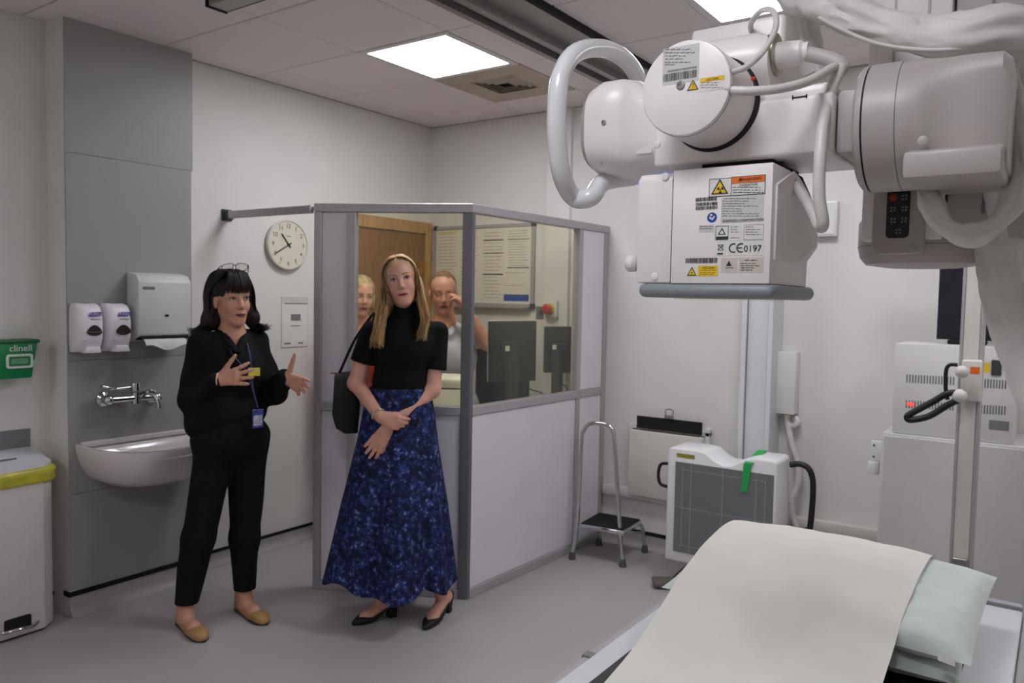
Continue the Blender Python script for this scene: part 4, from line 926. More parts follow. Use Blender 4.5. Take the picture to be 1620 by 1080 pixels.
M_ln = mat('marker_lines', (168, 168, 170), .6, var=.02)
def ln(a, b, c, d): return box(gx0+(gx1-gx0)*a, gx0+(gx1-gx0)*b, YD-.0046, YD-.0039, gz0_+(gz1_-gz0_)*c, gz0_+(gz1_-gz0_)*d)
e = .004
for nm_, m_ in (('centre_line', ln(.5-e/2, .5+e/2, 0, 1)), ('centre_line', ln(0, 1, .5-e/2, .5+e/2)), ('field_line', ln(.08, .08+e, .06, .94)), ('field_line', ln(.17, .17+e, .0, 1)), ('field_line', ln(.83, .83+e, 0, 1)), ('field_line', ln(.92, .92+e, .06, .94)), ('field_line', ln(.08, .92, .92, .92+e)), ('field_line', ln(.08, .92, .08, .08+e))): build(nm_, m_, M_ln, gp)
la, lb_ = at(1071, 716, Y=YD), at(1099, 726, Y=YD)
lbp = build('warning_label', box(float(la[0]), float(lb_[0]), YD-.0015, YD+.001, float(lb_[2]), float(la[2])), mat('label_olive', (150, 140, 50), .5, var=.03), dt)
h = lambda a, b, y=4.0: at(a, b, Y=y)
build('side_handle', tube([h(1058, 733), h(1046, 734), h(1042, 745), h(1042, 757), h(1046, 766), h(1058, 770)], .009, n=10), M_black, dt, smooth=70)
build('side_handle', tube([h(1250, 735, 4.05), h(1266, 734, 4.05), h(1280, 742, 4.05), h(1286, 762, 4.05), h(1285, 800, 4.05), h(1281, 838, 4.05), h(1276, 862, 4.05)], .015, n=12), M_black, dt, smooth=70)
build('handle_bracket', tube([h(1250, 838, 4.05), h(1266, 840, 4.05), h(1282, 836, 4.05)], .013, n=10), M_black, dt, smooth=70)
M_strap = mat('green_strap', (34, 168, 82), .5, var=.04)
sa = at(1183, 727, Y=YD-.008); sb = at(1177, 778, Y=YD-.008); sx = float(sa[0]); sx2 = float(sb[0])
build('strap', mjoin(prism([(sx-.02, zt_-.03), (sx+.02, zt_-.028), (sx2+.016, float(sb[2])), (sx2-.016, float(sb[2]))], 'y', YD-.010, YD-.006), prism([(YD-.010, zt_-.03), (YD-.006, zt_-.022), (4.11, zt_+.008), (4.11, zt_+.004)], 'x', sx-.015, sx+.03)), M_strap, dt)
fp = thing('foot_pedal', 'grey metal foot pedal of the detector stand on the floor', 'pedal', (2.12, 4.0, 0))
p0, p1 = at(1038, 918, Z=.03), at(1064, 922, Z=.03)
build('pedal_plate', mjoin(obox(((p0+p1)/2).tolist(), [(.85, .52, 0), (-.52, .85, 0), (0, 0, 1)], (.13, .10, .028), .008, 2)), mat('pedal_steel', (122, 114, 104), .4, metal=.5, var=.05), fp, smooth=35)
p2, p3 = Vector(at(1070, 915, Z=.03)), Vector(at(1100, 893, Z=.05))
build('pedal_arm', tube([p2, (p2+p3)/2+Vector((0, 0, .01)), p3, p3+Vector((.08, .12, .0))], .028, n=8, flat=.45), M_dgrey, fp, smooth=50)

# step stool
st = thing('step_stool', 'chrome step stool with a high handrail and black tread beside the screen', 'step stool', (1.65, 4.15, 0))
feet = [Vector((1.502, 3.985, 0)), Vector((1.803, 4.055, 0)), Vector((1.79, 4.375, 0)), Vector((1.50, 4.32, 0))]
zt2 = .215
tops = [Vector(at(a, b, Z=zt2)) for a, b in ((918, 829), (981, 840), (1014, 821), (952, 810))]
cen = sum(tops, Vector())/4
u = (tops[1]-tops[0]).normalized(); w2 = Vector((-u.y, u.x, 0)); sw_, sd_ = .29, .29
fr_ = obox((cen.x, cen.y, zt2-.014), [u, w2, (0, 0, 1)], (sw_, sd_, .028), .008, 2)
build('tread_frame', fr_, M_chrome, st, smooth=35)
build('tread', obox((cen.x, cen.y, zt2+.0015), [u, w2, (0, 0, 1)], (sw_-.02, sd_-.02, .005), .001, 1), M_blackm, st)
hr = [feet[0]+Vector((0, 0, .03)), Vector(at(913, 830, Y=4.03)), Vector(at(920, 700, Y=4.04)), Vector(at(924, 680, Y=4.04)), Vector(at(934, 670, Y=4.05)), Vector(at(951, 670, Y=4.06)), Vector(at(964, 674, Y=4.065)), Vector(at(971, 690, Y=4.07)), Vector(at(976, 760, Y=4.07)), Vector(at(981, 845, Y=4.07)), feet[1]+Vector((0, 0, .03))]
build('handrail', tube(hr, .0125, n=14, sub=6), M_chrome, st, smooth=80)
for f_, t_ in ((feet[2], tops[2]), (feet[3], tops[3])):
    build('leg', tube([f_+Vector((0, 0, .03)), (f_*2+t_)/3+Vector((0, 0, .05)), Vector((t_.x, t_.y, zt2-.035)), Vector((t_.x*.85+cen.x*.15, t_.y*.85+cen.y*.15, zt2-.02))], .0115, n=12), M_chrome, st, smooth=80)
build('cross_brace', tube([(feet[3].x, feet[3].y-.01, .12), (cen.x, cen.y+.05, .15), (feet[2].x, feet[2].y-.01, .12)], .008, n=10), M_chrome, st, smooth=80)
for f_ in feet: build('rubber_foot', lathe([(0, .021), (.004, .022), (.04, .0165), (.045, .0155)], (f_.x, f_.y, 0.0), (0, 0, 1), 16), M_rubber, st, smooth=40)

# generator cabinet and the unit on top
YG = 4.0
gl = float(at(1394, 700, Y=YG)[0])
cab = thing('equipment_cabinet', 'tall white equipment cabinet against the back wall', 'cabinet', (3.6, 4.2, 0))
build('body', box(gl, 4.1, YG, 4.44, 0.06, .952, .006, 2), mat('cabinet_white', (206, 203, 201), .4, var=.01), cab, smooth=35)
build('plinth', box(gl+.02, 4.08, YG+.02, 4.43, 0, .06), M_dgrey, cab)
build('door_panel', box(gl+.012, 3.53, YG-.006, YG, .08, .94, .002, 1), mat('cabinet_white', (206, 203, 201), .4), cab); build('door_panel', box(3.536, 4.09, YG-.006, YG, .08, .94, .002, 1), mat('cabinet_white', (206, 203, 201), .4), cab)
hk = thing('lock_bracket', 'white metal bracket with two screws on the side of the cabinet', 'bracket', (gl-.03, 4.05, .75))
p = at(1383, 715, Y=4.03); px_, pz_ = float(p[0]), float(p[2])
build('plate', box(px_-.014, gl-.0005, 4.02, 4.05, pz_-.045, pz_+.055, .004, 2), M_white, hk, smooth=35)
build('barrel', mjoin(cyl((px_, 4.03, pz_-.105), (px_, 4.03, pz_-.045), .026, n=20, bev=.004)), M_white, hk, smooth=35)
for dz in (.035, -.02): build('screw', lathe([(0, .005), (.002, .005)], (px_, 4.0195, pz_+dz), (0, -1, 0), 12), M_dgrey, hk)
gn = thing('generator_unit', 'white generator unit with slotted vents and a red light on the cabinet', 'generator', (3.45, 4.2, .953))
ga0 = at(1417, 543, Y=YG+.02); g0 = float(ga0[0]); g1 = float(at(1608, 600, Y=YG+.02)[0]); gt = float(ga0[2])+.002; YU = YG+.02
build('case', box(g0, g1, YU, 4.40, .953, gt, .005, 2), M_cream if False else mat('unit_white', (216, 213, 209), .4, var=.01), gn, smooth=35)
def slots(a, b, c, d):
    ms = []; x = a
    while x < c:
        p0, p1 = at(x, b+(x-a)*.055, Y=YU), at(x, d+(x-a)*.055, Y=YU); ms.append(box(float(p0[0]), float(p0[0])+.006, YU-.0006, YU+.001, float(p1[2]), float(p0[2]))); x += 4.6
    return mjoin(*ms)
for rr in ((1434, 592, 1510, 605), (1553, 599, 1590, 613), (1433, 633, 1510, 645), (1552, 640, 1589, 654)): build('vent_slots', slots(*rr), M_inkg, gn, kind='stuff')
p = at(1440, 639, Y=YU-.001); build('red_light', obox((float(p[0]), YU-.0015, float(p[2])), [(1, 0, 0), (0, 1, 0), (0, 0, 1)], (.03, .002, .014), .0008, 1), mat('red_led', (235, 60, 55), .4, var=0, emit=1.2), gn)
p0, p1 = at(1569, 569, Y=YU), at(1584, 594, Y=YU); build('power_switch', box(float(p0[0]), float(p1[0]), YU-.006, YU, float(p1[2]), float(p0[2]), .002, 1), M_dgrey, gn)
p0, p1 = at(1555, 573, Y=YU), at(1565, 589, Y=YU); build('yellow_label', box(float(p0[0]), float(p1[0]), YU-.0008, YU, float(p1[2]), float(p0[2])), M_yellow, gn)
p0, p1 = at(1565, 664, Y=YU), at(1596, 682, Y=YU); build('rating_label', box(float(p0[0]), float(p1[0]), YU-.0008, YU, float(p1[2]), float(p0[2])), M_inkg, gn)
mo = thing('dark_display', 'dark glossy flat display standing on the generator unit', 'display', (3.5, 4.2, gt))
d0, d1 = at(1483, 500, Y=4.18), at(1583, 500, Y=4.18); dt_ = float(at(1487, 405, Y=4.18)[2])
build('panel', box(float(d0[0]), float(d1[0]), 4.18, 4.205, gt+.02, dt_, .003, 1), mat('dark_glass', (28, 31, 40), .12, var=.15, scale=4), mo)
build('foot', box(float(d0[0])+.05, float(d1[0])-.05, 4.14, 4.26, gt, gt+.02, .004, 1), M_blackm, mo)

# vertical grip rail in front of the cabinet
YR = 3.74
rp = thing('grip_rail', 'cream and aluminium upright rail with a black hand grip before the cabinet', 'upright rail', (3.53, 3.78, 0))
ra, rb = at(1519, 600, Y=YR), at(1547, 600, Y=YR); r0, r1 = float(ra[0]), float(rb[0])
build('rail_face', box(r0+.004, r1, YR, YR+.07, .02, 2.35, .002, 1), M_cream, rp)
build('rail_edge', box(r1+.0005, r1+.014, YR-.003, YR+.075, .02, 2.35, .002, 1), M_alu, rp); build('rail_edge', box(r0-.008, r0+.0035, YR-.003, YR+.075, .02, 2.35, .002, 1), M_alu, rp)
build('foot_plate', box(r0-.06, r1+.06, YR-.05, YR+.13, 0, .02, .003, 1), M_steel, rp)
p = at(1517, 888, Y=YR); build('stop_bracket', box(r0+.005, r1-.004, YR-.02, YR, float(p[2])-.02, float(p[2])+.018, .003, 1), M_steel, rp)
pz = float(at(1533, 602, Y=YR-.05)[2]); pxx = float(at(1534, 602, Y=YR-.05)[0])
cl = build('clamp', box(pxx-.032, pxx+.042, YR-.05, YR-.003, pz-.085, pz+.085, .008, 3), mat('clamp_white', (212, 208, 202), .4, var=.01), rp, smooth=35)
build('yellow_mark', box(pxx+.0, pxx+.034, YR-.0508, YR-.05, pz+.03, pz+.058), M_orange, cl); build('plate_mark', box(pxx+.0, pxx+.034, YR-.0508, YR-.05, pz-.055, pz-.02), M_sb, cl)
g_ = lambda a, b, y=YR-.09: at(a, b, Y=y)
build('clamp_knob', mjoin(sphere(g_(1522, 588), .026), sphere(g_(1518, 626), .028)), mat('clamp_white', (212, 208, 202), .4), rp, smooth=80)
build('grip_stem', tube([g_(1515, 577), g_(1503, 577), g_(1497, 585), g_(1496, 612), g_(1499, 632)], .008, n=10), M_black, rp, smooth=70)
build('hand_grip', tube([g_(1525, 622), g_(1500, 622), g_(1478, 634), g_(1452, 648), g_(1438, 656), g_(1435, 661), g_(1442, 664), g_(1470, 658), g_(1500, 640), g_(1522, 630)], .0135, n=12), M_black, rp, smooth=70)

# ------------------------------------------------------------------ patient table with pillows and paper
ZT = .70
tb = thing('patient_table', 'white patient table with black centre and aluminium side rails', 'X-ray table', (3.37, 1.7, 0))
tx0, tx1, ty0_, ty1_ = 2.955, 3.785, .42, 2.62
build('table_top', box(tx0, tx1, ty0_, ty1_, ZT-.05, ZT, .006, 2), mat('table_white', (222, 221, 226), .35, var=.01), tb, smooth=35)
build('black_centre', box(tx0+.062, tx1-.10, ty0_+.05, ty1_-.30, ZT, ZT+.0015), mat('carbon_black', (24, 24, 25), .45, var=.1), tb)
build('side_rail', box(tx0-.028, tx0-.002, ty0_, ty1_-.02, ZT-.045, ZT-.012, .003, 1), M_alu, tb); build('side_rail', box(tx1+.002, tx1+.028, ty0_, ty1_-.02, ZT-.045, ZT-.012, .003, 1), M_alu, tb)
build('rail_stop', box(tx0-.032, tx0-.001, 1.62, 1.65, ZT-.048, ZT-.008, .002, 1), M_grey, tb)
build('end_rail', box(tx0, tx1, ty1_-.03, ty1_+.004, ZT-.052, ZT+.012, .006, 2), mat('end_rail_grey', (166, 165, 172), .4, var=.01), tb, smooth=35)
build('pedestal', box(3.10, 3.64, .9, 2.1, .05, ZT-.05, .02, 3), M_xg, tb, smooth=35); build('base_plate', box(3.0, 3.72, .8, 2.2, 0, .05, .008, 2), M_dgrey, tb, smooth=35)
def pillow(c, hw, hd, hh, seed, rot=0.0, tilt=0.0):
    n, m = 40, 28; V = []; Fc = []
    R = Matrix.Translation(c) @ Matrix.Rotation(rot, 4, 'Z') @ Matrix.Rotation(tilt, 4, 'X')
    for sgn in (1, -1):
        for i in range(n+1):
            for j in range(m+1):
                u_, v_ = -1+2*i/n, -1+2*j/m
                b = max(0, (1-abs(u_)**4.5))**.5*max(0, (1-abs(v_)**4.5))**.5
                pin = 1-.02*(1-abs(v_)**2)*(abs(u_)**6); pin2 = 1-.05*(1-abs(u_)**2)*(abs(v_)**6)
                z = hh*b*(1 if sgn > 0 else .7)*sgn
                z += .010*b*mnoise.noise(Vector((u_*3+seed, v_*3, sgn)))+.006*b*mnoise.noise(Vector((u_*9+seed, v_*7, sgn*2)))
                V.append(tuple(R @ Vector((u_*hw*pin, v_*hd*pin2, z))))
    o = (n+1)*(m+1)
    for i in range(n):
        for j in range(m):
            a, b_, c_, d_ = i*(m+1)+j, (i+1)*(m+1)+j, (i+1)*(m+1)+j+1, i*(m+1)+j+1
            Fc.append((a, b_, c_, d_)); Fc.append((o+d_, o+c_, o+b_, o+a))
    return V, Fc
M_pil = mat('pillow_mint', (204, 214, 205), .7, var=.03, scale=12, bump=.25, bscale=90, sheen=.2)
tag(build('pillow', pillow((3.345, 2.14, ZT+.034), .345, .24, .042, 1.0, .03), M_pil, base=(3.355, 2.17, ZT+.005), smooth=60), 'pale mint pillow lying lowest on the table', 'pillow', 'pillows on the table')
PIL = dict(c=(3.362, 2.185, ZT+.105), hw=.358, hd=.285, hh=.050)
tpil = tag(build('pillow', pillow(PIL['c'], PIL['hw'], PIL['hd'], PIL['hh'], 4.0, -.02, .055), M_pil, base=(3.372, 2.17, ZT+.10), smooth=60), 'pale mint pillow on top of the other, half covered by paper', 'pillow', 'pillows on the table')
# care tag on the top pillow is stitched at its near edge
ct = at(1497, 1043, Z=ZT+.10); build('care_tag', obox(tuple(ct), [(.96, .1, -.2), (-.1, .6, .8), (.2, -.8, .6)], (.034, .016, .001)), M_paper, tpil)
# paper sheet draped over the pillow and down the table
from mathutils.bvhtree import BVHTree
PB = BVHTree.FromPolygons(*pillow(PIL['c'], PIL['hw'], PIL['hd'], PIL['hh'], 4.0, -.02, .055))
def paper():
    n, m = 26, 90; V = []
    def prof(s):
        # s = distance from the far edge; returns y, z (before noise)
        pts = [(2.455, ZT+.138), (2.435, ZT+.160), (2.36, ZT+.172), (2.24, ZT+.170), (2.12, ZT+.160), (2.02, ZT+.142), (1.92, ZT+.116), (1.82, ZT+.085), (1.70, ZT+.048), (1.56, ZT+.018), (1.40, ZT+.007), (.95, ZT+.004), (.55, ZT+.004)]
        return pts
    P = smooth_path([(0, y, z) for y, z in prof(0)], 8)
    for j, p in enumerate(P):
        t = j/(len(P)-1)
        for i in range(n+1):
            f = i/n; x0p = 3.005+.06*t; x1p = 3.575-.012*t
            k = max(0, min(1, (p.z-ZT-.01)/.05))
            z = p.z+.008*k+k*(.007*mnoise.noise(Vector((f*4, p.y*7, 1)))+.004*mnoise.noise(Vector((f*11, p.y*16, 4)))-.012*abs(2*f-1)**3)
            xx, yy = x0p+(x1p-x0p)*f, p.y+k*.01*mnoise.noise(Vector((f*3, p.y*4, 9)))
            hit_ = PB.ray_cast(Vector((xx, yy, 1.2)), Vector((0, 0, -1)))[0]
            if hit_ is not None: z = max(z, hit_.z+.005)
            V.append((xx, yy, z))
    N = len(P); Fc = []
    Zg = np.array([q_[2] for q_ in V]).reshape(N, n+1)
    for _ in range(14):
        S_ = Zg.copy(); S_[1:-1, :] = (Zg[:-2, :]+2*Zg[1:-1, :]+Zg[2:, :])/4; Zg = np.maximum(S_, Zg-.0006)
    V = [(q_[0], q_[1], float(z_)) for q_, z_ in zip(V, Zg.reshape(-1))]
    for j in range(N-1):
        for i in range(n): Fc.append((j*(n+1)+i, j*(n+1)+i+1, (j+1)*(n+1)+i+1, (j+1)*(n+1)+i))
    V2 = [(a, b, c-.0012) for a, b, c in V]; o = len(V)
    return V+V2, Fc+[tuple(o+k for k in f[::-1]) for f in Fc]
tag(build('paper_sheet', paper(), mat('couch_paper', (224, 220, 211), .8, var=.02, scale=8), base=(3.3, 1.5, ZT), smooth=60), 'wide white couch roll paper draped over the pillows and along the table', 'paper sheet')

# ------------------------------------------------------------------ people: smooth-blended solids turned into one surface
def cone(a, b, ra, rb, k=.02): return ('c', np.array(a, float), np.array(b, float), ra, rb, k)
def ell(c, r, ax=None, k=.02): return ('e', np.array(c, float), np.array(r, float), np.eye(3) if ax is None else np.array(ax, float), 0, k)
def cut(prim): return ('-',)+prim
def sdf(prims, P):
    d = None
    for p in prims:
        sub = p[0] == '-'
        if sub: p = p[1:]
        if p[0] == 'c':
            _, a, b, ra, rb, k = p; ba = b-a; L = max(1e-9, float(ba@ba)); q = P-a
            h = np.clip((q@ba)/L, 0, 1); v = np.sqrt(((q-h[:, None]*ba)**2).sum(1))-(ra+(rb-ra)*h)
        elif p[0] == 'e':
            _, c, r, ax, _, k = p; q = (P-c)@ax.T
            k0 = np.sqrt(((q/r)**2).sum(1)); k1 = np.sqrt(((q/(r*r))**2).sum(1)); v = np.where(k1 > 1e-9, k0*(k0-1)/np.maximum(k1, 1e-9), -r.min())
        elif p[0] == 'p':                        # keep the side below the plane
            _, c, n = p; d = np.maximum(d, (P-c)@n); continue
        elif p[0] == 'w':                        # cloth folds
            _, amp, freq, seed = p; rs = np.random.RandomState(seed)
            for i in range(6):
                kv = rs.normal(size=3)*freq*np.array([1, 1, .55]); d = d+amp/2.4*np.sin(P@kv+rs.rand()*6.28)
            continue
        if d is None: d = v; continue
        if sub:
            v = -v; h = np.maximum(k-np.abs(d-v), 0)/k; d = np.maximum(d, v)+h*h*k*.25
        else:
            h = np.maximum(k-np.abs(d-v), 0)/k; d = np.minimum(d, v)-h*h*k*.25
    return d
def plane(c, n): n = np.array(n, float); return ('p', np.array(c, float), n/np.linalg.norm(n))
def bounds(prims, pad=.03):
    lo, hi = np.full(3, 1e9), np.full(3, -1e9)
    for p in prims:
        if p[0] == 'c':
            for q, r in ((p[1], p[3]), (p[2], p[4])): lo = np.minimum(lo, q-r); hi = np.maximum(hi, q+r)
        elif p[0] == 'e': r = np.abs(p[3].T)@p[2]; lo = np.minimum(lo, p[1]-r); hi = np.maximum(hi, p[1]+r)
    return lo-pad, hi+pad
def slab_sdf(prims, P, step=.10):
    """same as sdf, but each height slab only looks at the solids near it"""
    out = np.ones(len(P)); z = P[:, 2]; rng = []
    for p in prims:
        q = p[1:] if p[0] == '-' else p
        if q[0] == 'c': rng.append((min(q[1][2]-q[3], q[2][2]-q[4]), max(q[1][2]+q[3], q[2][2]+q[4])))
        elif q[0] == 'e': r = (np.abs(q[3].T)@q[2])[2]; rng.append((q[1][2]-r, q[1][2]+r))
        else: rng.append(None)
    k = np.floor(z/step).astype(int); order = np.argsort(k, kind='stable'); ks, st_ = np.unique(k[order], return_index=True); st_ = list(st_)+[len(P)]
    for i, kk in enumerate(ks):
        ids = order[st_[i]:st_[i+1]]; a, b = kk*step-.07, (kk+1)*step+.07
        sel = [p for p, r in zip(prims, rng) if r is None or (r[0] < b and r[1] > a)]
        while sel and sel[0][0] in ('-', 'p', 'w'): sel.pop(0)
        if sel: out[ids] = sdf(sel, P[ids])
    return out
def skin_mesh(prims, h):
    lo, hi = bounds(prims); B = 4
    nb = np.ceil((hi-lo)/(h*B)).astype(int)+1; N = nb*B
    gx = [lo[i]+h*B*(np.arange(nb[i])+.5)-h*.5 for i in range(3)]
    G = np.stack(np.meshgrid(*gx, indexing='ij'), -1).reshape(-1, 3)
    dc = sdf(prims, G).reshape(nb)
    near = np.abs(dc) < h*B*1.35+.006
    V = np.repeat(np.repeat(np.repeat(np.where(dc < 0, -1.0, 1.0), B, 0), B, 1), B, 2).astype(np.float32)
    m = np.repeat(np.repeat(np.repeat(near, B, 0), B, 1), B, 2)
    I = np.argwhere(m)
    V[I[:, 0], I[:, 1], I[:, 2]] = slab_sdf(prims, lo+I*h)
    S = V < 0
    c = np.zeros((N[0]-1, N[1]-1, N[2]-1), np.int8)
    for i in (0, 1):
        for j in (0, 1):
            for k in (0, 1): c += S[i:N[0]-1+i, j:N[1]-1+j, k:N[2]-1+k]
    act = np.argwhere((c > 0) & (c < 8)); idx = np.full(c.shape, -1, np.int32); idx[act[:, 0], act[:, 1], act[:, 2]] = np.arange(len(act))
    pos = np.zeros((len(act), 3)); cnt = np.zeros(len(act))
    corners = [(i, j, k) for i in (0, 1) for j in (0, 1) for k in (0, 1)]
    for a in corners:
        for ax_ in range(3):
            if a[ax_]: continue
            b = list(a); b[ax_] = 1
            va = V[act[:, 0]+a[0], act[:, 1]+a[1], act[:, 2]+a[2]]; vb = V[act[:, 0]+b[0], act[:, 1]+b[1], act[:, 2]+b[2]]
            x = (va < 0) != (vb < 0); t = np.where(x, va/np.where(x, va-vb, 1), 0)
            q = np.tile(np.array(a, float), (len(act), 1)); q[:, ax_] += t; pos[x] += q[x]; cnt[x] += 1
    P = lo+(act+pos/np.maximum(cnt, 1)[:, None])*h
    for _ in range(1):
        d = slab_sdf(prims, P); e = h*.5
        g = np.stack([slab_sdf(prims, P+np.eye(3)[i]*e)-d for i in range(3)], 1)/e; n2 = np.maximum((g*g).sum(1), .2)
        P = P-np.clip(d/n2, -h*.6, h*.6)[:, None]*g
    Fq = []
    for ax_ in range(3):
        o = [(ax_+1) % 3, (ax_+2) % 3]
        sl0 = [slice(None)]*3; sl1 = [slice(None)]*3; sl0[ax_] = slice(0, -1); sl1[ax_] = slice(1, None)
        s0, s1 = S[tuple(sl0)], S[tuple(sl1)]; E = np.argwhere(s0 != s1)
        E = E[(E[:, o[0]] > 0) & (E[:, o[1]] > 0) & (E[:, o[0]] < N[o[0]]-1) & (E[:, o[1]] < N[o[1]]-1)]
        q = []
        for (da, db) in ((1, 1), (0, 1), (0, 0), (1, 0)):
            c_ = E.copy(); c_[:, o[0]] -= da; c_[:, o[1]] -= db; q.append(idx[c_[:, 0], c_[:, 1], c_[:, 2]])
        q = np.stack(q, 1); flip = ~s0[E[:, 0], E[:, 1], E[:, 2]]; q[flip] = q[flip][:, ::-1]; Fq.append(q)
    Fq = np.concatenate(Fq); Fq = Fq[(Fq >= 0).all(1)]
    return P.tolist(), Fq.tolist()

class View:
    """frame of a person: ground point, direction to the camera, direction to the right as seen"""
    def __init__(s, x, y):
        s.O = np.array([x, y, 0.0]); n = CAM-s.O; n[2] = 0; s.n = n/np.linalg.norm(n); s.r = np.array([-s.n[1], s.n[0], 0.0]); s.z = np.array([0, 0, 1.0])
    def J(s, px, py, v=0.0):
        d = ray(px, py); t = (s.n@(s.O+s.n*v-CAM))/(s.n@d); return CAM+d*t
def head_frame(vw, eye_px, v, yaw, pitch, roll, s=1.0):
    y, p, r = (math.radians(a) for a in (yaw, pitch, roll))
    f = vw.n*math.cos(y)+vw.r*math.sin(y); side = np.cross(vw.z, f)          # side = person's left
    f = f*math.cos(p)+vw.z*math.sin(p); up = np.cross(f, side)
    side, up = side*math.cos(r)+up*math.sin(r), up*math.cos(r)-side*math.sin(r)
    E = vw.J(eye_px[0], eye_px[1], v); C = E-f*.088*s
    def L(x, y_, z): return C+(side*x+f*y_+up*z)*s
    return dict(C=C, L=L, ax=np.array([side, f, up]), s=s)
def head_prims(H, male=False, jaw=1.0):
    L, s, ax = H['L'], H['s'], H['ax']
    e = lambda c, r, k=.02: ell(L(*c), np.array(r)*s, ax, k*s)
    cn = lambda a, b, ra, rb, k=.015: cone(L(*a), L(*b), ra*s, rb*s, k*s)
    w = 1.06 if male else 1.0
    P = [e((0, -.012, .032), (.073*w, .095, .086)), e((0, .034, -.042), (.053*w, .056, .080), .03), e((0, .030, .035), (.060, .058, .055), .03),
         cn((.041*w*jaw, .0, -.060), (.013*w, .060, -.106), .019, .015, .03), cn((-.041*w*jaw, .0, -.060), (-.013*w, .060, -.106), .019, .015, .03),
         e((0, .073, -.110), (.018*w, .016, .016), .025), e((.033, .058, -.036), (.022, .024, .022), .03), e((-.033, .058, -.036), (.022, .024, .022), .03),
         cn((-.036, .078, .016), (.036, .078, .016), .0105, .0105, .02), cn((0, .088, .004), (0, .108, -.036), .0072, .0105, .014),
         e((.0105, .098, -.042), (.0075, .009, .0068), .008), e((-.0105, .098, -.042), (.0075, .009, .0068), .008),
         e((0, .083, -.074), (.026, .014, .020), .016)]
    for sg in (1, -1): P.append(cut(e((sg*.032, .101, -.001), (.0165, .0135, .011), .014)))
    P.append(cn((-.018, .0975, -.0735), (.018, .0975, -.0735), .0012, .0012, .004))
    for sg in (1, -1): P += [e((sg*.074*w, -.006, -.018), (.010, .020, .031), .010), ]
    return P
def face_parts(H, person, lip=(150, 80, 72), brow=(70, 50, 40), iris=(70, 80, 90), smile=0.0, open_=0.0, squint=1.0, lash=True, brow_on=True, male=False, jaw=1.0):
    L, s, ax = H['L'], H['s'], H['ax']; HP = head_prims(H, male, jaw)
    ys = np.linspace(.135, .02, 90)
    def on(x, z, off=0.0):
        """point on the face surface in front of (x, z), lifted by off"""
        d = sdf(HP, np.array([L(x, y, z) for y in ys])); k = int(np.argmax(d < 0)); return L(x, ys[k]+off, z)
    M_eye = mat('eye_white', (206, 200, 194), .25, var=.01); M_iris = mat('iris_%d' % iris[0], iris, .2, var=.1); M_lip = mat('lips_%d' % lip[0], lip, .45, var=.04); M_brow = mat('brow_%d' % brow[0], brow, .8, var=.1)
    M_lash = mat('lash_dark', (34, 26, 24), .8, var=.1); M_pup = mat('pupil', (8, 8, 8), .2, var=0)
    for sg in (1, -1):
        ey = build('eye', sphere(L(sg*.0318, .0835, -.001), (.0136*s, .0085*s, .0064*s*squint), 16, 10, ax), M_eye, person, smooth=80)
        if squint > .55:
            gx = .0014
            build('iris', sphere(L(sg*.0318+gx, .0908, -.0004), (.0055*s, .0018*s, .0055*s*squint), 14, 8, ax), M_iris, ey, smooth=80)
            build('pupil', sphere(L(sg*.0318+gx, .0925, -.0004), (.0026*s, .0006*s, .0026*s), 10, 6, ax), M_pup, ey, smooth=80)
        up = [max((L(sg*.0318+a*.0150, .0905-.0065*a*a, .0058*squint-.0066*a*a+.001), on(sg*.0318+a*.0150, .0058*squint-.0066*a*a+.001, -.0002)), key=lambda q: float(q@ax[1])) for a in np.linspace(-1, 1, 7)]
        build('eyelid', tube(up, .0019*s, n=8, sub=3), M_lash if lash else M_brow, person, smooth=80)
        if brow_on:
            bp = [on(sg*(.014+.036*t), .0185+.0060*math.sin(t*2.3), .0) for t in np.linspace(0, 1, 7)]
            build('eyebrow', tube(bp, lambda t: (.0036-.0020*t)*s, n=8, sub=3, flat=.8), M_brow, person, smooth=80)
    wd = .0245+.005*smile
    upl = [on(a*wd, -.0705+.007*smile*a*a-.0020*abs(a)+open_*.5, -.0004) for a in np.linspace(-1, 1, 11)]
    lol = [on(a*wd*.92, -.0790+.010*smile*a*a+.0040*a*a-open_, -.0008) for a in np.linspace(-1, 1, 11)]
    build('lips', mjoin(tube(upl, lambda t: (.0014+.0026*math.sin(math.pi*t))*s, n=10, sub=3), tube(lol, lambda t: (.0014+.0034*math.sin(math.pi*t))*s, n=10, sub=3)), M_lip, person, smooth=80)
    ml = [on(a*wd*.95, -.0745+.0085*smile*a*a, .0016) for a in np.linspace(-1, 1, 11)]
    build('mouth_line', tube(ml, lambda t: (.0006+(.0009+open_)*math.sin(math.pi*t))*s, n=8, sub=3), mat('mouth_dark', (60, 26, 24), .6, var=.1), person, smooth=80)
    for sg in (1, -1): build('nostril', sphere(on(sg*.0065, -.0475, -.001), (.0032*s, .0022*s, .0016*s), 10, 6, ax), mat('mouth_dark', (60, 26, 24), .6, var=.1), person, smooth=80)
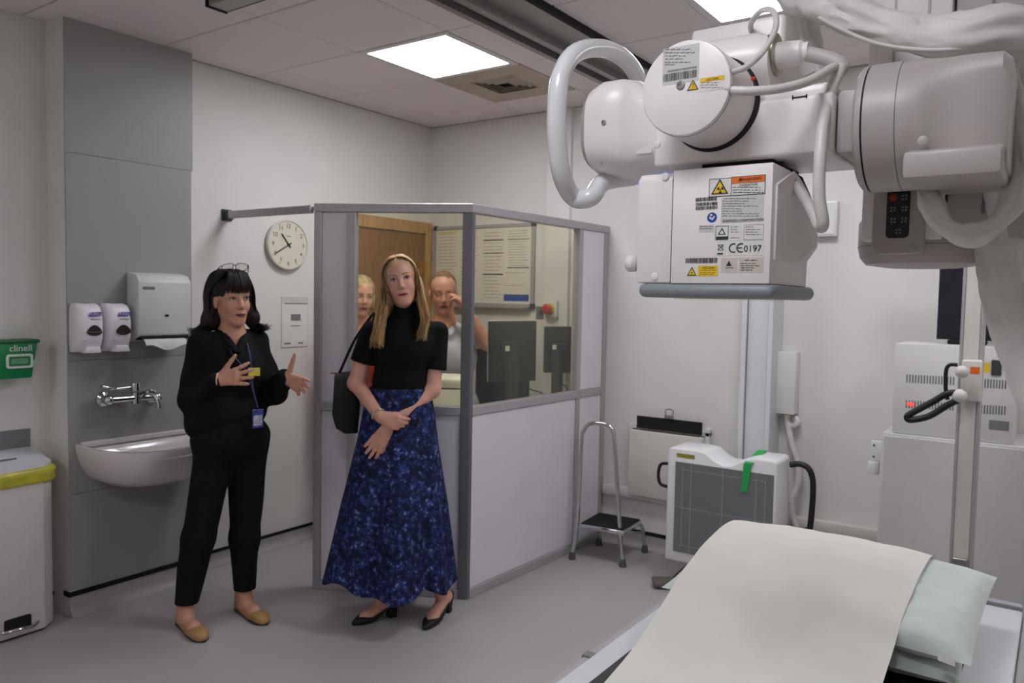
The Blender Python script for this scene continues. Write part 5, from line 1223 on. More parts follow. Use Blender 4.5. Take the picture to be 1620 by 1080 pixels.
def hand_prims(W, D, T, curls=(.2, .25, .3, .35), spread=.10, thumb=(.8, .55, .15), thumb_curl=.25, s=1.0, k=.0055, dorsal=None):
    """W wrist, D towards the fingers, T towards the thumb side; dorsal decides which side is the back of the hand"""
    D = np.array(D, float); D /= np.linalg.norm(D); T = np.array(T, float); T -= D*(T@D); T /= np.linalg.norm(T)
    Nn = np.cross(D, T)
    if dorsal is not None and Nn@np.array(dorsal, float) < 0: Nn = -Nn
    P = []; offs = (.029, .0095, -.0095, -.0275); lens = (.070, .078, .072, .057); base = (.083, .088, .083, .074)
    for o, l, b, c in zip(offs, lens, base, curls):
        kn = W+D*b*s+T*o*s; P.append(cone(W+T*o*.55*s+D*.008*s, kn, .0135*s, .0105*s, .014))
        d = D+T*spread*o/.029*1.0; d /= np.linalg.norm(d); p = kn; ang = 0
        for frac, ra, rb, kk in ((.44, .0095, .0086, .010), (.31, .0086, .0078, .004), (.25, .0078, .0062, .004)):
            ang += c*(1.0 if frac == .44 else 1.15); dd = d*math.cos(ang)-Nn*math.sin(ang); q = p+dd*l*frac*s; P.append(cone(p, q, ra*s, rb*s, kk if kk > .005 else k)); p = q
    tb = W+D*.022*s+T*.020*s-Nn*.004*s; t = T*thumb[0]+D*thumb[1]-Nn*thumb[2]; t /= np.linalg.norm(t)
    p = tb
    for l, ra, rb, b in ((.046, .0145, .0115, 0), (.034, .0110, .0095, thumb_curl), (.028, .0095, .0070, thumb_curl)):
        t = t+D*b*.7-Nn*b*.3; t /= np.linalg.norm(t); q = p+t*l*s; P.append(cone(p, q, ra*s, rb*s, .010 if ra > .012 else k)); p = q
    return P
def strands(paths, rad, seed=0, n=4, sub=4):
    """many thin tapered locks as one mesh"""
    ms = []
    for p in paths: ms.append(tube(p, lambda t: rad*(1-.75*t**2), n=n, sub=sub, flat=.6))
    return mjoin(*ms)
def shoe_loft(heel, toe, hw, hh, up=(0, 0, 1), z0=0.0, heelz=0.0, prof=None):
    """closed shoe body from heel to toe; rings across the foot"""
    heel, toe = np.array(heel, float), np.array(toe, float); d = toe-heel; L_ = np.linalg.norm(d[:2]); d = d/np.linalg.norm(d); sd = np.cross(np.array(up), d); sd /= np.linalg.norm(sd)
    rings = []
    for (t, w, hgt, zb) in prof:
        c = heel+d*L_*t; c[2] = 0; r = []
        for i in range(16):
            a = 2*math.pi*i/16; cx, sz = math.cos(a), math.sin(a)
            r.append(tuple(c+sd*w*hw*math.copysign(abs(cx)**.75, cx)+np.array([0, 0, z0+zb+hgt*hh*(.5+.5*math.copysign(abs(sz)**.7, sz))])))
        rings.append(r)
    return loft(rings)
M_skin1 = mat('skin_warm', (206, 152, 128), .5, var=.03, scale=25, bump=.05, bscale=500)
M_skin2 = mat('skin_fair', (214, 160, 138), .48, var=.03, scale=25, bump=.05, bscale=500)
M_skin3 = mat('skin_ruddy', (204, 146, 128), .5, var=.04, scale=25)
M_blk1 = mat('black_cotton', (17, 17, 20), .85, var=.15, scale=40, bump=.3, bscale=300, spec=.2)
M_blk2 = mat('black_knit', (14, 14, 15), .85, var=.15, scale=40, bump=.3, bscale=500, spec=.2)
H_ = .0045

# ---------------------------------------------------------------- woman in black with raised hands
v1 = View(.62, 2.17); J = v1.J
w1 = thing('person', 'dark haired person in black shirt and trousers gesturing with both hands', 'person', tuple(v1.O))
f1 = np.array([.975, -.22, 0]); f1 /= np.linalg.norm(f1); l1_ = np.cross([0, 0, 1], f1)   # body forward and left
AXB = np.array([l1_, f1, [0, 0, 1]])
HW1 = head_frame(v1, (379.5, 472), .10, 23, -2, 3, 1.0)
shR, shL = J(321, 545, .06), J(402, 543, -.07); elR, elL = J(301, 632, .03), J(434, 620, -.02); wrR, wrL = J(344, 601, .20), J(450, 596, .15)
hipR, hipL = J(341, 712, .03), J(393, 712, -.04); knR, knL = J(314, 850, .05), J(387, 850, -.02); anR, anL = J(290, 972, .015), J(383, 948, -.10)
hdR = J(404, 590, .25)-wrR; hdL = (J(463, 590, .30)-wrL)
hR = hand_prims(wrR, hdR, [0, 0, 1], (.10, .08, .10, .14), .32, (.75, .75, -.05), .05, .98, dorsal=v1.n)
hL = hand_prims(wrL, v1.n*.62+v1.r*.62-np.array([0, 0, .30]), [0, 0, 1], (.10, .14, .18, .24), .22, (1.0, .12, .1), -.05, .98, dorsal=v1.r-v1.n*.6)
neck = J(367, 536, .0)
body1 = head_prims(HW1)+[cone(HW1['L'](0, -.018, -.06), neck, .050, .056, .03), cone(neck, J(362, 560, 0), .06, .09, .05), ell(J(362, 590, 0), (.125, .085, .14), AXB, .05), ell(J(365, 690, 0), (.145, .10, .11), AXB, .05),
         cone(J(362, 590, 0), J(365, 690, 0), .09, .09, .05), cone(shR, elR, .045, .036), cone(elR, wrR, .036, .025), cone(shL, elL, .045, .036), cone(elL, wrL, .036, .025),
         cone(hipR, knR, .075, .05), cone(knR, anR, .048, .034), cone(hipL, knL, .075, .05), cone(knL, anL, .048, .034)]+hR+hL
# feet
def foot(an, heel, toe):
    heel, toe = np.array(heel, float), np.array(toe, float); return [cone(an, heel*.75+toe*.25+[0, 0, .045], .034, .034, .02), cone(heel*.9+toe*.1+[0, 0, .035], heel*.38+toe*.62+[0, 0, .03], .031, .029, .02), cone(heel*.38+toe*.62+[0, 0, .028], toe*.8+heel*.2+[0, 0, .018], .027, .014, .02)]
fR = (at(287, 993, Z=0), at(330, 1016, Z=0)); fL = (at(380, 965, Z=0), at(424, 986, Z=0))
fR = (np.array([.535, 2.055, 0]), np.array([.765, 2.005, 0])); fL = (np.array([.60, 2.325, 0]), np.array([.83, 2.285, 0]))
anR = fR[0]+np.array([.045, -.01, .10]); anL = fL[0]+np.array([.045, -.01, .10])
body1 += foot(anR, *fR)+foot(anL, *fL)
build('body', skin_mesh(body1, H_), M_skin1, w1, smooth=180)
face_parts(HW1, w1, (138, 70, 66), (52, 38, 32), (60, 44, 34), .1, .0012, .9, True, False)
# trousers
tr1 = [ell(J(365, 690, 0), (.182, .135, .10), AXB, .05), cone(J(363, 655, 0), J(365, 690, 0), .125, .14, .06), cone(hipR, knR, .090, .071, .04), cone(knR, anR, .071, .054, .03), cone(hipL, knL, .090, .068, .04), cone(knL, anL, .068, .050, .03), ('w', .0028, 30, 3)]
hem = [plane(anR*.0+np.array([0, 0, .118]), (0, 0, -1))]
build('trousers', skin_mesh(tr1+hem, .0065), M_blk1, w1, smooth=180)
# shirt with sleeves
shirt = [ell(J(362, 585, 0), (.170, .125, .15), AXB, .05), ell(J(364, 650, 0), (.172, .132, .12), AXB, .06), cone(shR, shL, .058, .058, .05), cone(J(365, 548, 0), J(362, 590, 0), .085, .12, .06), cone(shR, elR, .062, .056, .03), cone(elR, wrR-(wrR-elR)*.04, .056, .038, .03),
         cone(shL, elL, .062, .056, .03), cone(elL, wrL-(wrL-elL)*.04, .056, .038, .03), cone(J(340, 640, .04), J(325, 670, .03), .10, .085, .05), ('w', .0042, 28, 5)]
ncut = cone(J(378, 540, .16), J(372, 560, .16), .035, .012, .01)
shirt.append(cut(cone(HW1['L'](0, -.01, -.08), J(374, 556, .13), .056, .022, .015)))
shirt.append(('p', J(365, 700, 0), np.array([0, 0, -1.0])))
build('shirt', skin_mesh(shirt, .006), M_blk1, w1, smooth=180)
for sg, a in ((1, (352, 528, .05)), (-1, (388, 530, .03))):
    p = J(*a); q = J(376, 556, .135); c = J(366, 522, -.06)
    build('collar', tube([c+v1.r*.03*-sg, p, (p+q)/2+v1.n*.018, q], lambda t: .010+.010*math.sin(math.pi*t), n=8, flat=.5, sub=5), M_blk1, w1, smooth=60)
# ballet flats
M_flat = mat('tan_leather', (172, 134, 80), .45, var=.05, scale=30)
prof = [(-.02, .50, .50, .004), (.0, .72, .80, .002), (.10, .84, .92, 0), (.25, .84, .66, 0), (.45, .90, .46, 0), (.60, 1.0, .44, 0), (.70, 1.02, .70, 0), (.80, 1.0, .72, 0), (.90, .88, .66, 0), (.98, .62, .52, 0), (1.03, .24, .3, .003)]
for (hl, to) in (fR, fL):
    d = (to-hl)/np.linalg.norm(to-hl)
    sh_ = build('ballet_flat', shoe_loft(hl-d*.012, to+d*.018, .041, .062, prof=prof, z0=.002), M_flat, w1, smooth=60)
    c = to-d*.035; b = np.cross([0, 0, 1], d)
    build('bow', mjoin(sphere(tuple(c+b*.011+[0, 0, .034]), (.011, .008, .006)), sphere(tuple(c-b*.011+[0, 0, .034]), (.011, .008, .006)), sphere(tuple(c+[0, 0, .036]), (.005, .005, .005))), M_flat, sh_, smooth=80)
    build('sole', shoe_loft(hl-d*.013, to+d*.019, .0415, .012, prof=[(t, w_, 1, 0) for t, w_, _, _ in prof], z0=0), M_dgrey, sh_, smooth=60)
# hair: solid cap, side curtains, fringe and locks
M_hair1 = mat('hair_dark_brown', (27, 18, 15), .55, var=.3, scale=40, stretch=(1, 1, .15), spec=.3)
L = HW1['L']; ax = HW1['ax']; sx = HW1['s']
er = lambda c, r, k=.02: ell(L(*c), np.array(r)*sx, ax, k)
cr_ = lambda a, b, ra, rb, k=.02: cone(L(*a), L(*b), ra, rb, k)
hair1 = [er((0, -.016, .040), (.086, .106, .094)), er((0, -.055, -.03), (.084, .062, .105), .03),
         cr_((.078, -.005, .02), (.090, .0, -.095), .026, .034, .03), cr_((-.072, -.045, .0), (-.082, -.045, -.105), .034, .040, .03), cr_((.090, .0, -.095), (.108, -.005, -.150), .034, .020, .03), cr_((-.082, -.045, -.105), (-.115, -.05, -.155), .038, .020, .03), cr_((0, -.07, -.08), (0, -.07, -.15), .05, .045, .04)]
hair1.append(cut(er((0, .075, -.065), (.060, .085, .088), .01)))
hair1.append(cut(er((-.078, .028, -.045), (.030, .036, .060), .01)))
hair1.append(('w', .0022, 70, 8))
build('hair', skin_mesh(hair1, .0045), M_hair1, w1, smooth=180)
rnd = random.Random(3); paths = []
for i in range(210):           # fringe
    u_ = rnd.uniform(-1, 1); e_ = rnd.uniform(-.004, .006)
    paths.append([L(u_*.03, .03+rnd.uniform(-.02, .01), .128), L(u_*.045, .075, .112+e_), L(u_*.056, .097-.012*u_*u_+e_, .070), L(u_*.062, .100-.022*u_*u_+e_, .030+rnd.uniform(-.010, .004)+.004*u_*u_)])
for sg in (1, -1):
    for i in range(230):
        y0 = rnd.uniform(-.09, .05); o = rnd.uniform(0, .010); back = (y0-.05) if sg < 0 else y0
        yy = (-.035+y0*.5) if sg < 0 else y0*.55+.01
        fl = rnd.uniform(.0, .035)
        paths.append([L(sg*.02, y0*.9, .128+o*.4), L(sg*.062, y0, .095+o), L(sg*(.088+o), yy, .03), L(sg*(.092+o), yy, -.05), L(sg*(.098+o+fl*.3), yy-.005, -.115), L(sg*(.112+o+fl), yy-.005, -.148+rnd.uniform(-.02, .012)), L(sg*(.124+o+fl*1.6), yy, -.150+rnd.uniform(-.012, .02))])
build('hair_locks', strands(paths, .0024), M_hair1, w1, smooth=80, kind='stuff')
# lanyard and badge
M_lan = mat('lanyard_blue', (26, 34, 78), .6, var=.05)
bd = J(408, 655, .17)
build('lanyard', mjoin(tube([J(352, 540, .10), J(372, 565, .145), J(392, 590, .15), J(400, 618, .165), bd+[0, 0, .03]], .004, n=6, flat=.4), tube([J(390, 540, .06), J(396, 565, .12), J(398, 590, .145), J(401, 618, .165), bd+[0, 0, .03]], .004, n=6, flat=.4)), M_lan, w1, smooth=60)
bg_ = build('id_badge', obox(tuple(bd-[0, 0, .02]), [tuple(v1.r*.9+v1.n*-.44), tuple(v1.n*.9+v1.r*.44), (0, 0, 1)], (.055, .004, .085), .002, 1), mat('badge_blue', (58, 64, 138), .35, var=.2, scale=50), w1)
build('badge_card', obox(tuple(bd-[0, 0, .028]+v1.n*.003), [tuple(v1.r*.9+v1.n*-.44), tuple(v1.n*.9+v1.r*.44), (0, 0, 1)], (.042, .002, .048)), mat('badge_pale', (170, 175, 190), .35, var=.25, scale=60), bg_)
build('bracelet', tube([tuple(wrR+hdR/np.linalg.norm(hdR)*.004+(np.cross(hdR, [0, 0, 1])/np.linalg.norm(np.cross(hdR, [0, 0, 1]))*math.cos(a)+np.array([0, 0, 1])*math.sin(a))*.029) for a in np.linspace(0, 2*math.pi, 17)[:-1]], .0035, n=8, closed=True, sub=2), mat('pearl_gold', (222, 200, 160), .3, metal=.3, var=.1, scale=200), w1, smooth=80)
d_ = hdR/np.linalg.norm(hdR); rp_ = wrR+d_*.100-np.array([0, 0, 1])*.014
build('ring', tube([tuple(rp_+(v1.n*math.cos(a)+np.array([0, 0, 1])*math.sin(a))*.0105) for a in np.linspace(0, 2*math.pi, 13)[:-1]], .002, n=6, closed=True, sub=2), mat('gold', (226, 186, 96), .25, metal=1.0, var=.02), w1, smooth=80)
yn = thing('yellow_note', 'small yellow note pad held behind the spread fingers', 'note pad', tuple(J(402, 592, .235)))
build('pad', obox(tuple(J(402, 588, .232)), [tuple(v1.r), tuple(v1.n), (0, 0, 1)], (.05, .008, .036), .001, 1), mat('note_yellow', (214, 190, 70), .7, var=.03), yn); build('top_sheet', obox(tuple(J(402, 588, .2367)), [tuple(v1.r), tuple(v1.n), (0, 0, 1)], (.048, .0008, .034)), mat('note_yellow_light', (222, 200, 84), .7, var=.03), yn)
# spectacles pushed up on the hair
gl_ = thing('eyeglasses', 'dark framed eyeglasses pushed up on top of dark hair', 'eyeglasses', tuple(L(0, .03, .14)))
M_fr = mat('spectacle_frame', (26, 22, 22), .35, var=.05)
for sg in (1, -1):
    rim = []
    for k in range(18):
        a = 2*math.pi*k/18; c, s_ = math.cos(a), math.sin(a); xx = sg*.034+.028*math.copysign(abs(c)**.7, c); hh = .019*math.copysign(abs(s_)**.7, s_)
        rim.append(L(xx, .045+hh*.55, .146+hh*.84-abs(xx)*.12))
    build('rim', tube(rim, .0017, n=6, closed=True, sub=2), M_fr, gl_, smooth=80)
    build('lens', ([tuple(p) for p in rim]+[tuple(p+HW1['ax'][1]*.0012) for p in rim], [tuple(range(18)), tuple(range(35, 17, -1))]), glass_mat('spectacle_lens', (252, 252, 250)), gl_)
    build('temple', tube([L(sg*.064, .050, .150), L(sg*.078, .015, .120), L(sg*.084, -.03, .075)], .0019, n=6), M_fr, gl_, smooth=80)
build('bridge', tube([L(-.008, .047, .148), L(0, .050, .152), L(.008, .047, .148)], .0018, n=6), M_fr, gl_, smooth=80)

# ---------------------------------------------------------------- woman in black top and blue patterned skirt
v2 = View(1.32, 2.75); J = v2.J
w2p = thing('person', 'blonde person in black short-sleeved top and long blue patterned skirt, wrists crossed', 'person', tuple(v2.O))
AX2 = np.array([v2.r, v2.n, [0, 0, 1]])
HW2 = head_frame(v2, (633, 441), .10, -2, 3, 12, .97); HW2b = HW2
L = HW2['L']; ax = HW2['ax']
shR, shL = J(588, 524, .0), J(692, 524, -.01); elR, elL = J(563, 606, .0), J(684, 616, .02); wrR, wrL = J(601, 659, .175), J(614, 675, .145)
anR, anL = np.array([1.228, 2.665, .115]), np.array([1.417, 2.875, .115])
hdR = J(626, 668, .185)-wrR; hdL = J(588, 712, .15)-wrL
hR = hand_prims(wrR, hdR, np.array([0, 0, 1.0])+v2.r*.25, (.35, .5, .55, .6), .05, (.35, .95, .1), .05, .93, dorsal=v2.n+np.array([0, 0, .4]))
hL = hand_prims(wrL, hdL, v2.r*1.0-v2.n*.1, (.10, .06, .05, .06), .14, (.30, .95, .1), .0, 1.0, dorsal=v2.n)
neck = J(642, 503, -.005)
chest = J(640, 552, .0)
body2 = head_prims(HW2, False, 1.12)+[cone(L(0, -.02, -.06), neck, .047, .050, .03), cone(neck, chest, .055, .09, .05), ell(chest, (.135, .085, .14), AX2, .05), ell(J(632, 612, 0), (.12, .085, .12), AX2, .05), ell(J(630, 660, 0), (.15, .10, .12), AX2, .05),
         cone(shR, elR, .043, .037, .02), cone(elR, wrR, .037, .025, .02), cone(shL, elL, .043, .038, .02), cone(elL, wrL, .038, .025, .02),
         cone(J(600, 690, 0), J(606, 830, .02), .075, .05), cone(J(606, 830, .02), anR, .048, .030), cone(J(660, 690, 0), J(676, 830, -.02), .075, .05), cone(J(676, 830, -.02), anL, .048, .030)]+hR+hL
hR2, tR2 = np.array([1.245, 2.735, 0]), np.array([1.178, 2.535, 0]); hL2, tL2 = np.array([1.412, 2.94, 0]), np.array([1.475, 2.70, 0])
for an, hl, to in ((anR, hR2, tR2), (anL, hL2, tL2)):
    body2 += [cone(an, hl*.85+to*.15+[0, 0, .085], .030, .031, .02), cone(hl*.85+to*.15+[0, 0, .085], hl*.3+to*.7+[0, 0, .032], .031, .026, .02), cone(hl*.3+to*.7+[0, 0, .032], hl*.12+to*.88+[0, 0, .02], .026, .014, .02)]
build('body', skin_mesh(body2, H_), M_skin2, w2p, smooth=180)
face_parts(HW2, w2p, (172, 84, 84), (112, 84, 58), (74, 88, 102), 0, 0, .95, True, True, False, 1.12)
build('earring', sphere(L(.080, .004, -.045), (.0035, .0035, .0035)), M_steel, w2p, smooth=80)
# top with turtle neck
top2 = [ell(chest, (.152, .108, .135), AX2, .05), ell(J(640, 548, .05), (.12, .075, .075), AX2, .05), ell(J(634, 605, 0), (.135, .105, .13), AX2, .06), cone(shR, shL, .050, .050, .05), cone(neck, chest, .066, .10, .06), cone(L(0, -.016, -.095), neck, .054, .059, .03),
        cone(shR, shR+(elR-shR)*.62, .060, .058, .03), cone(shL, shL+(elL-shL)*.68, .060, .058, .03), ('w', .0028, 30, 15)]
cutR = shR+(elR-shR)*.60; cutL = shL+(elL-shL)*.66
def sleeve_cut(prims, sh, c, el):
    return prims
top_core = top2[:6]+[('w', .0025, 30, 15), ('p', J(634, 622, 0), np.array([0, 0, -1.0])), ('p', L(0, 0, -.108), HW2['ax'][2]*.8+np.array([0, 0, .6]))]
build('top', skin_mesh(top_core, .006), M_blk2, w2p, smooth=180)
for sh, el, fr in ((shR, elR, .60), (shL, elL, .66)):
    d = (el-sh)/np.linalg.norm(el-sh); c = sh+(el-sh)*fr
    build('sleeve', skin_mesh([cone(sh+d*.004, sh+(el-sh)*(fr+.1), .053, .059, .02), ('w', .002, 34, 4), ('p', c, d)], .006), M_blk2, w2p, smooth=180)
# skirt
def skirt_mat():
    m = bpy.data.materials.new('blue_print_fabric'); m.use_nodes = True; nt = m.node_tree; b = nt.nodes['Principled BSDF']; tc = nt.nodes.new('ShaderNodeTexCoord')
    v = nt.nodes.new('ShaderNodeTexVoronoi'); v.inputs['Scale'].default_value = 52; v.feature = 'DISTANCE_TO_EDGE'
    n = nt.nodes.new('ShaderNodeTexNoise'); n.inputs['Scale'].default_value = 38; n.inputs['Detail'].default_value = 4
    n3 = nt.nodes.new('ShaderNodeTexNoise'); n3.inputs['Scale'].default_value = 9
    for q in (v, n, n3): nt.links.new(tc.outputs['Object'], q.inputs['Vector'])
    r = nt.nodes.new('ShaderNodeValToRGB'); e = r.color_ramp.elements
    e[0].position = .40; e[0].color = lin((16, 20, 42))+(1,); e[1].position = .58; e[1].color = lin((32, 44, 92))+(1,); x = e.new(.70); x.color = lin((62, 78, 138))+(1,); y = e.new(.80); y.color = lin((128, 140, 178))+(1,)
    ad = nt.nodes.new('ShaderNodeMath'); ad.operation = 'MULTIPLY_ADD'; ad.inputs[1].default_value = .45; nt.links.new(v.outputs['Distance'], ad.inputs[0]); nt.links.new(n.outputs['Fac'], ad.inputs[2])
    nt.links.new(ad.outputs[0], r.inputs[0])
    mx = nt.nodes.new('ShaderNodeMixRGB'); mx.blend_type = 'MULTIPLY'; mx.inputs[0].default_value = .5; nt.links.new(r.outputs[0], mx.inputs[1])
    r2 = nt.nodes.new('ShaderNodeValToRGB'); r2.color_ramp.elements[0].position = .4; r2.color_ramp.elements[0].color = (.3, .3, .35, 1); r2.color_ramp.elements[1].position = .6; nt.links.new(n3.outputs['Fac'], r2.inputs[0]); nt.links.new(r2.outputs[0], mx.inputs[2])
    nt.links.new(mx.outputs[0], b.inputs['Base Color']); b.inputs['Roughness'].default_value = .75; b.inputs['Specular IOR Level'].default_value = .25
    return m
def skirt():
    nA, nH = 120, 40; top_c, mid_c, hem_c = J(633, 612, 0), J(632, 690, 0), J(617, 905, .0); V = []
    zt_, zh = top_c[2], .185
    for k in range(nH+1):
        t = k/nH; c = top_c*(1-t)+np.array([hem_c[0], hem_c[1], 0])*t
        hw = np.interp(t, [0, .12, .28, .6, 1], [.142, .168, .19, .245, .300]); hd = np.interp(t, [0, .12, .28, .6, 1], [.108, .125, .150, .195, .235])
        for i in range(nA):
            a = 2*math.pi*i/nA
            fold = t**1.2*(.085*math.sin(5*a+.9)+.05*math.sin(8*a+2.0+t)+.025*math.sin(13*a))
            x, y = hw*math.cos(a)*(1+fold), hd*math.sin(a)*(1+fold*1.5)
            z = zt_*(1-t)+zh*t+t**5*(.016*math.sin(5*a+2.4)+.010*math.sin(8*a+.6)+.012*(-math.sin(a)))+t**5*.045*max(0, -math.cos(a))
            V.append(tuple(np.array([c[0], c[1], 0])+v2.r*x+v2.n*y+np.array([0, 0, z])))
    Fc = []
    for k in range(nH):
        for i in range(nA):
            j = (i+1) % nA; Fc.append((k*nA+i, (k+1)*nA+i, (k+1)*nA+j, k*nA+j))
    # inner side and closing rims
    cc_ = np.array([top_c[0], top_c[1]]); o = len(V); V2 = []
    for k in range(nH+1):
        t = k/nH; c = top_c*(1-t)+np.array([hem_c[0], hem_c[1], 0])*t
        for i in range(nA):
            p = np.array(V[k*nA+i]); d = np.array([c[0]-p[0], c[1]-p[1], 0]); d /= np.linalg.norm(d); V2.append(tuple(p+d*.003))
    Fc += [tuple(o+q for q in f[::-1]) for f in Fc[:nA*nH]]
    for i in range(nA):
        j = (i+1) % nA; Fc.append((i, j, o+j, o+i)); Fc.append((nH*nA+j, nH*nA+i, o+nH*nA+i, o+nH*nA+j))
    return V+V2, Fc
build('skirt', skirt(), skirt_mat(), w2p, smooth=70)
# court shoes
M_court = mat('black_suede', (15, 14, 15), .6, var=.15, scale=60)
prof = [(-.03, .55, .50, .068), (.0, .78, .62, .062), (.10, .82, .60, .055), (.25, .80, .42, .040), (.42, .86, .34, .018), (.58, 1.0, .38, .004), (.72, 1.04, .56, 0), (.84, .92, .56, 0), (.93, .70, .46, 0), (1.02, .38, .34, 0), (1.06, .15, .18, .002)]
for hl, to in ((hR2, tR2), (hL2, tL2)):
    d = (to-hl)/np.linalg.norm(to-hl); b = np.cross([0, 0, 1], d)
    s_ = build('court_shoe', shoe_loft(hl, to, .038, .066, prof=prof, z0=.002), M_court, w2p, smooth=60)
    build('block_heel', loft([[tuple(hl+d*(.018+dx*sc)+b*dy*sc+np.array([0, 0, z])) for dx, dy in ((-.022, -.022), (.020, -.024), (.020, .024), (-.022, .022))] for z, sc in ((0, .92), (.02, .9), (.066, 1.12))]), M_court, s_, smooth=30)
# jewellery
def band(c, d, r, t, m, name):
    d = d/np.linalg.norm(d); s_, u_, _ = frame_of(d)
    build(name, tube([tuple(Vector(c)+(s_*math.cos(a)+u_*math.sin(a))*r) for a in np.linspace(0, 2*math.pi, 17)[:-1]], t, n=8, closed=True, sub=2), m, w2p, smooth=80)
band(elR+(wrR-elR)*.93, wrR-elR, .030, .005, mat('silver_bracelet', (196, 192, 180), .25, metal=.8, var=.2, scale=150), 'bracelet')
dn = hdL/np.linalg.norm(hdL); band(wrL+dn*.098+v2.r*.010, dn, .0102, .0022, M_steel, 'ring')
# long straight blonde hair
def blonde():
    m = mat('hair_blonde', (200, 168, 122), .42, var=.28, scale=34, stretch=(1, 1, .10), spec=.45); return m
M_hair2 = blonde()
er = lambda c, r, k=.02: ell(L(*c), np.array(r), ax, k)
hair2 = [er((0, -.016, .034), (.082, .102, .091)), er((0, -.058, -.03), (.078, .055, .105), .03), cone(L(.07, -.045, -.02), J(668, 500, -.02), .028, .034, .03), cone(L(-.07, -.045, -.02), J(604, 505, -.02), .030, .036, .03), cone(L(0, -.075, -.06), J(640, 520, -.09), .05, .05, .04)]
hair2 += [cut(er((0, .085, -.045), (.066, .088, .098), .008)), ('w', .0015, 80, 9)]
build('hair', skin_mesh(hair2, .0045), M_hair2, w2p, smooth=180)
rnd = random.Random(11); paths = []
for sg in (1, -1):
    for i in range(330):
        y0 = rnd.uniform(-.095, .068); o = rnd.uniform(0, .009); f_ = (y0+.095)/.163
        yy = -.05+.085*f_
        if sg < 0: x1_, x2_, x3_ = rnd.uniform(600, 613), rnd.uniform(593, 612), rnd.uniform(584, 607); ends = rnd.uniform(532, 552)
        else: x1_, x2_, x3_ = rnd.uniform(661, 672), rnd.uniform(665, 680), rnd.uniform(658, 676); ends = rnd.uniform(522, 540)
        vv = .035+.075*f_+rnd.uniform(-.012, .012)
        paths.append([L(sg*.003, y0, .123-1.6*max(0, y0)**1.7-.9*max(0, -y0-.02)**1.5+o*.3), L(sg*.040, y0*.97, .112-.9*max(0, y0)**1.5+o*.6), L(sg*(.072+o*.6), yy+.014, .062), L(sg*(.080+o), yy+.012, .005), J(x1_ if sg < 0 else x1_, 474 if sg < 0 else 470, .02+.06*f_+rnd.uniform(-.01, .01)), J(x2_, 505, vv+.012), J(x3_, ends, vv+.03)])
build('hair_locks', strands(paths, .0024), M_hair2, w2p, smooth=80, kind='stuff')
# shoulder bag hanging behind the arm
bg = thing('shoulder_bag', 'black shoulder bag hanging behind the arm of the blonde person', 'bag', tuple(J(546, 684, -.06)))
bp = [(530, 590), (566, 586), (570, 640), (566, 684), (546, 685), (532, 676), (526, 655), (528, 620)]
def bag():
    cs_ = [J(a, b, -.07) for a, b in bp]; c0 = sum(cs_)/len(cs_); R_ = []
    for v_, sc in ((-.055, .82), (-.045, .95), (-.02, 1.0), (.02, 1.0), (.045, .95), (.055, .82)): R_.append([tuple(c0+(p-c0)*sc+v2.n*v_) for p in cs_])
    return loft(R_)
build('bag_body', bag(), mat('bag_nylon', (13, 13, 15), .6, var=.15, scale=50), bg, smooth=50)
build('strap', tube([J(536, 592, -.07), J(560, 540, -.065), J(585, 503, -.02), J(592, 500, -.06), J(575, 545, -.12), J(560, 592, -.09)], .009, n=8, flat=.35), M_blackm, bg, smooth=60)
build('zip_pull', obox(tuple(J(527, 590, -.05)), [tuple(v2.r), tuple(v2.n), (0, 0, 1)], (.028, .006, .008), .002, 1), mat('dull_pink', (150, 100, 96), .5, var=.05), bg)

# ---------------------------------------------------------------- man behind the glass, hand at his brow
v3 = View(.665, 3.76); J = v3.J; AX3 = np.array([v3.r, v3.n, [0, 0, 1]])
mn = thing('person', 'short haired person in pale blue shirt behind the glass, hand raised to the brow', 'person', tuple(v3.O))
HM = head_frame(v3, (702, 465), .10, 2, -8, 2, 1.05); L = HM['L']; ax = HM['ax']
shR, shL = J(672, 532, 0), J(748, 528, -.01); elR, elL = J(668, 610, .0), J(771, 544, .10); wrR, wrL = J(672, 670, .08), J(738, 492, .17)
hL = hand_prims(wrL, J(720, 462, .165)-wrL, np.array([0, 0, 1.0])-v3.n*.5-v3.r*.6, (.35, .4, .45, .5), .05, (.4, .9, .3), .1, 1.0, dorsal=v3.n+v3.r*.5)
hR = hand_prims(wrR, [0, 0, -1], v3.n, (.3, .3, .35, .4), .05, (.4, .9, .2), .1, 1.0)
neck = J(703, 512, -.01)
bodym = head_prims(HM, True, 1.08)+[cone(L(0, -.02, -.06), neck, .060, .064, .03), cone(neck, J(708, 545, 0), .07, .11, .05), ell(J(710, 570, 0), (.16, .10, .16), AX3, .05), ell(J(712, 640, 0), (.15, .10, .13), AX3, .05), cone(shR, elR, .05, .042), cone(elR, wrR, .042, .03), cone(shL, elL, .05, .043), cone(elL, wrL, .043, .029),
        cone(J(690, 670, 0), np.array([*(v3.O-v3.r*.10)[:2], .5]), .08, .055), cone(np.array([*(v3.O-v3.r*.10)[:2], .5]), np.array([*(v3.O-v3.r*.10)[:2], .08]), .055, .04), cone(J(735, 670, 0), np.array([*(v3.O+v3.r*.10)[:2], .5]), .08, .055), cone(np.array([*(v3.O+v3.r*.10)[:2], .5]), np.array([*(v3.O+v3.r*.10)[:2], .08]), .055, .04)]+hL+hR
build('body', skin_mesh(bodym, .005), M_skin3, mn, smooth=180)
face_parts(HM, mn, (168, 96, 84), (140, 108, 82), (70, 70, 70), .5, .0010, .42, False, True, True, 1.08)
hairm = [er_ for er_ in (ell(L(0, -.018, .040), np.array((.083, .103, .092))*1.0, ax, .02), ell(L(0, -.055, -.01), np.array((.078, .06, .07)), ax, .03))]
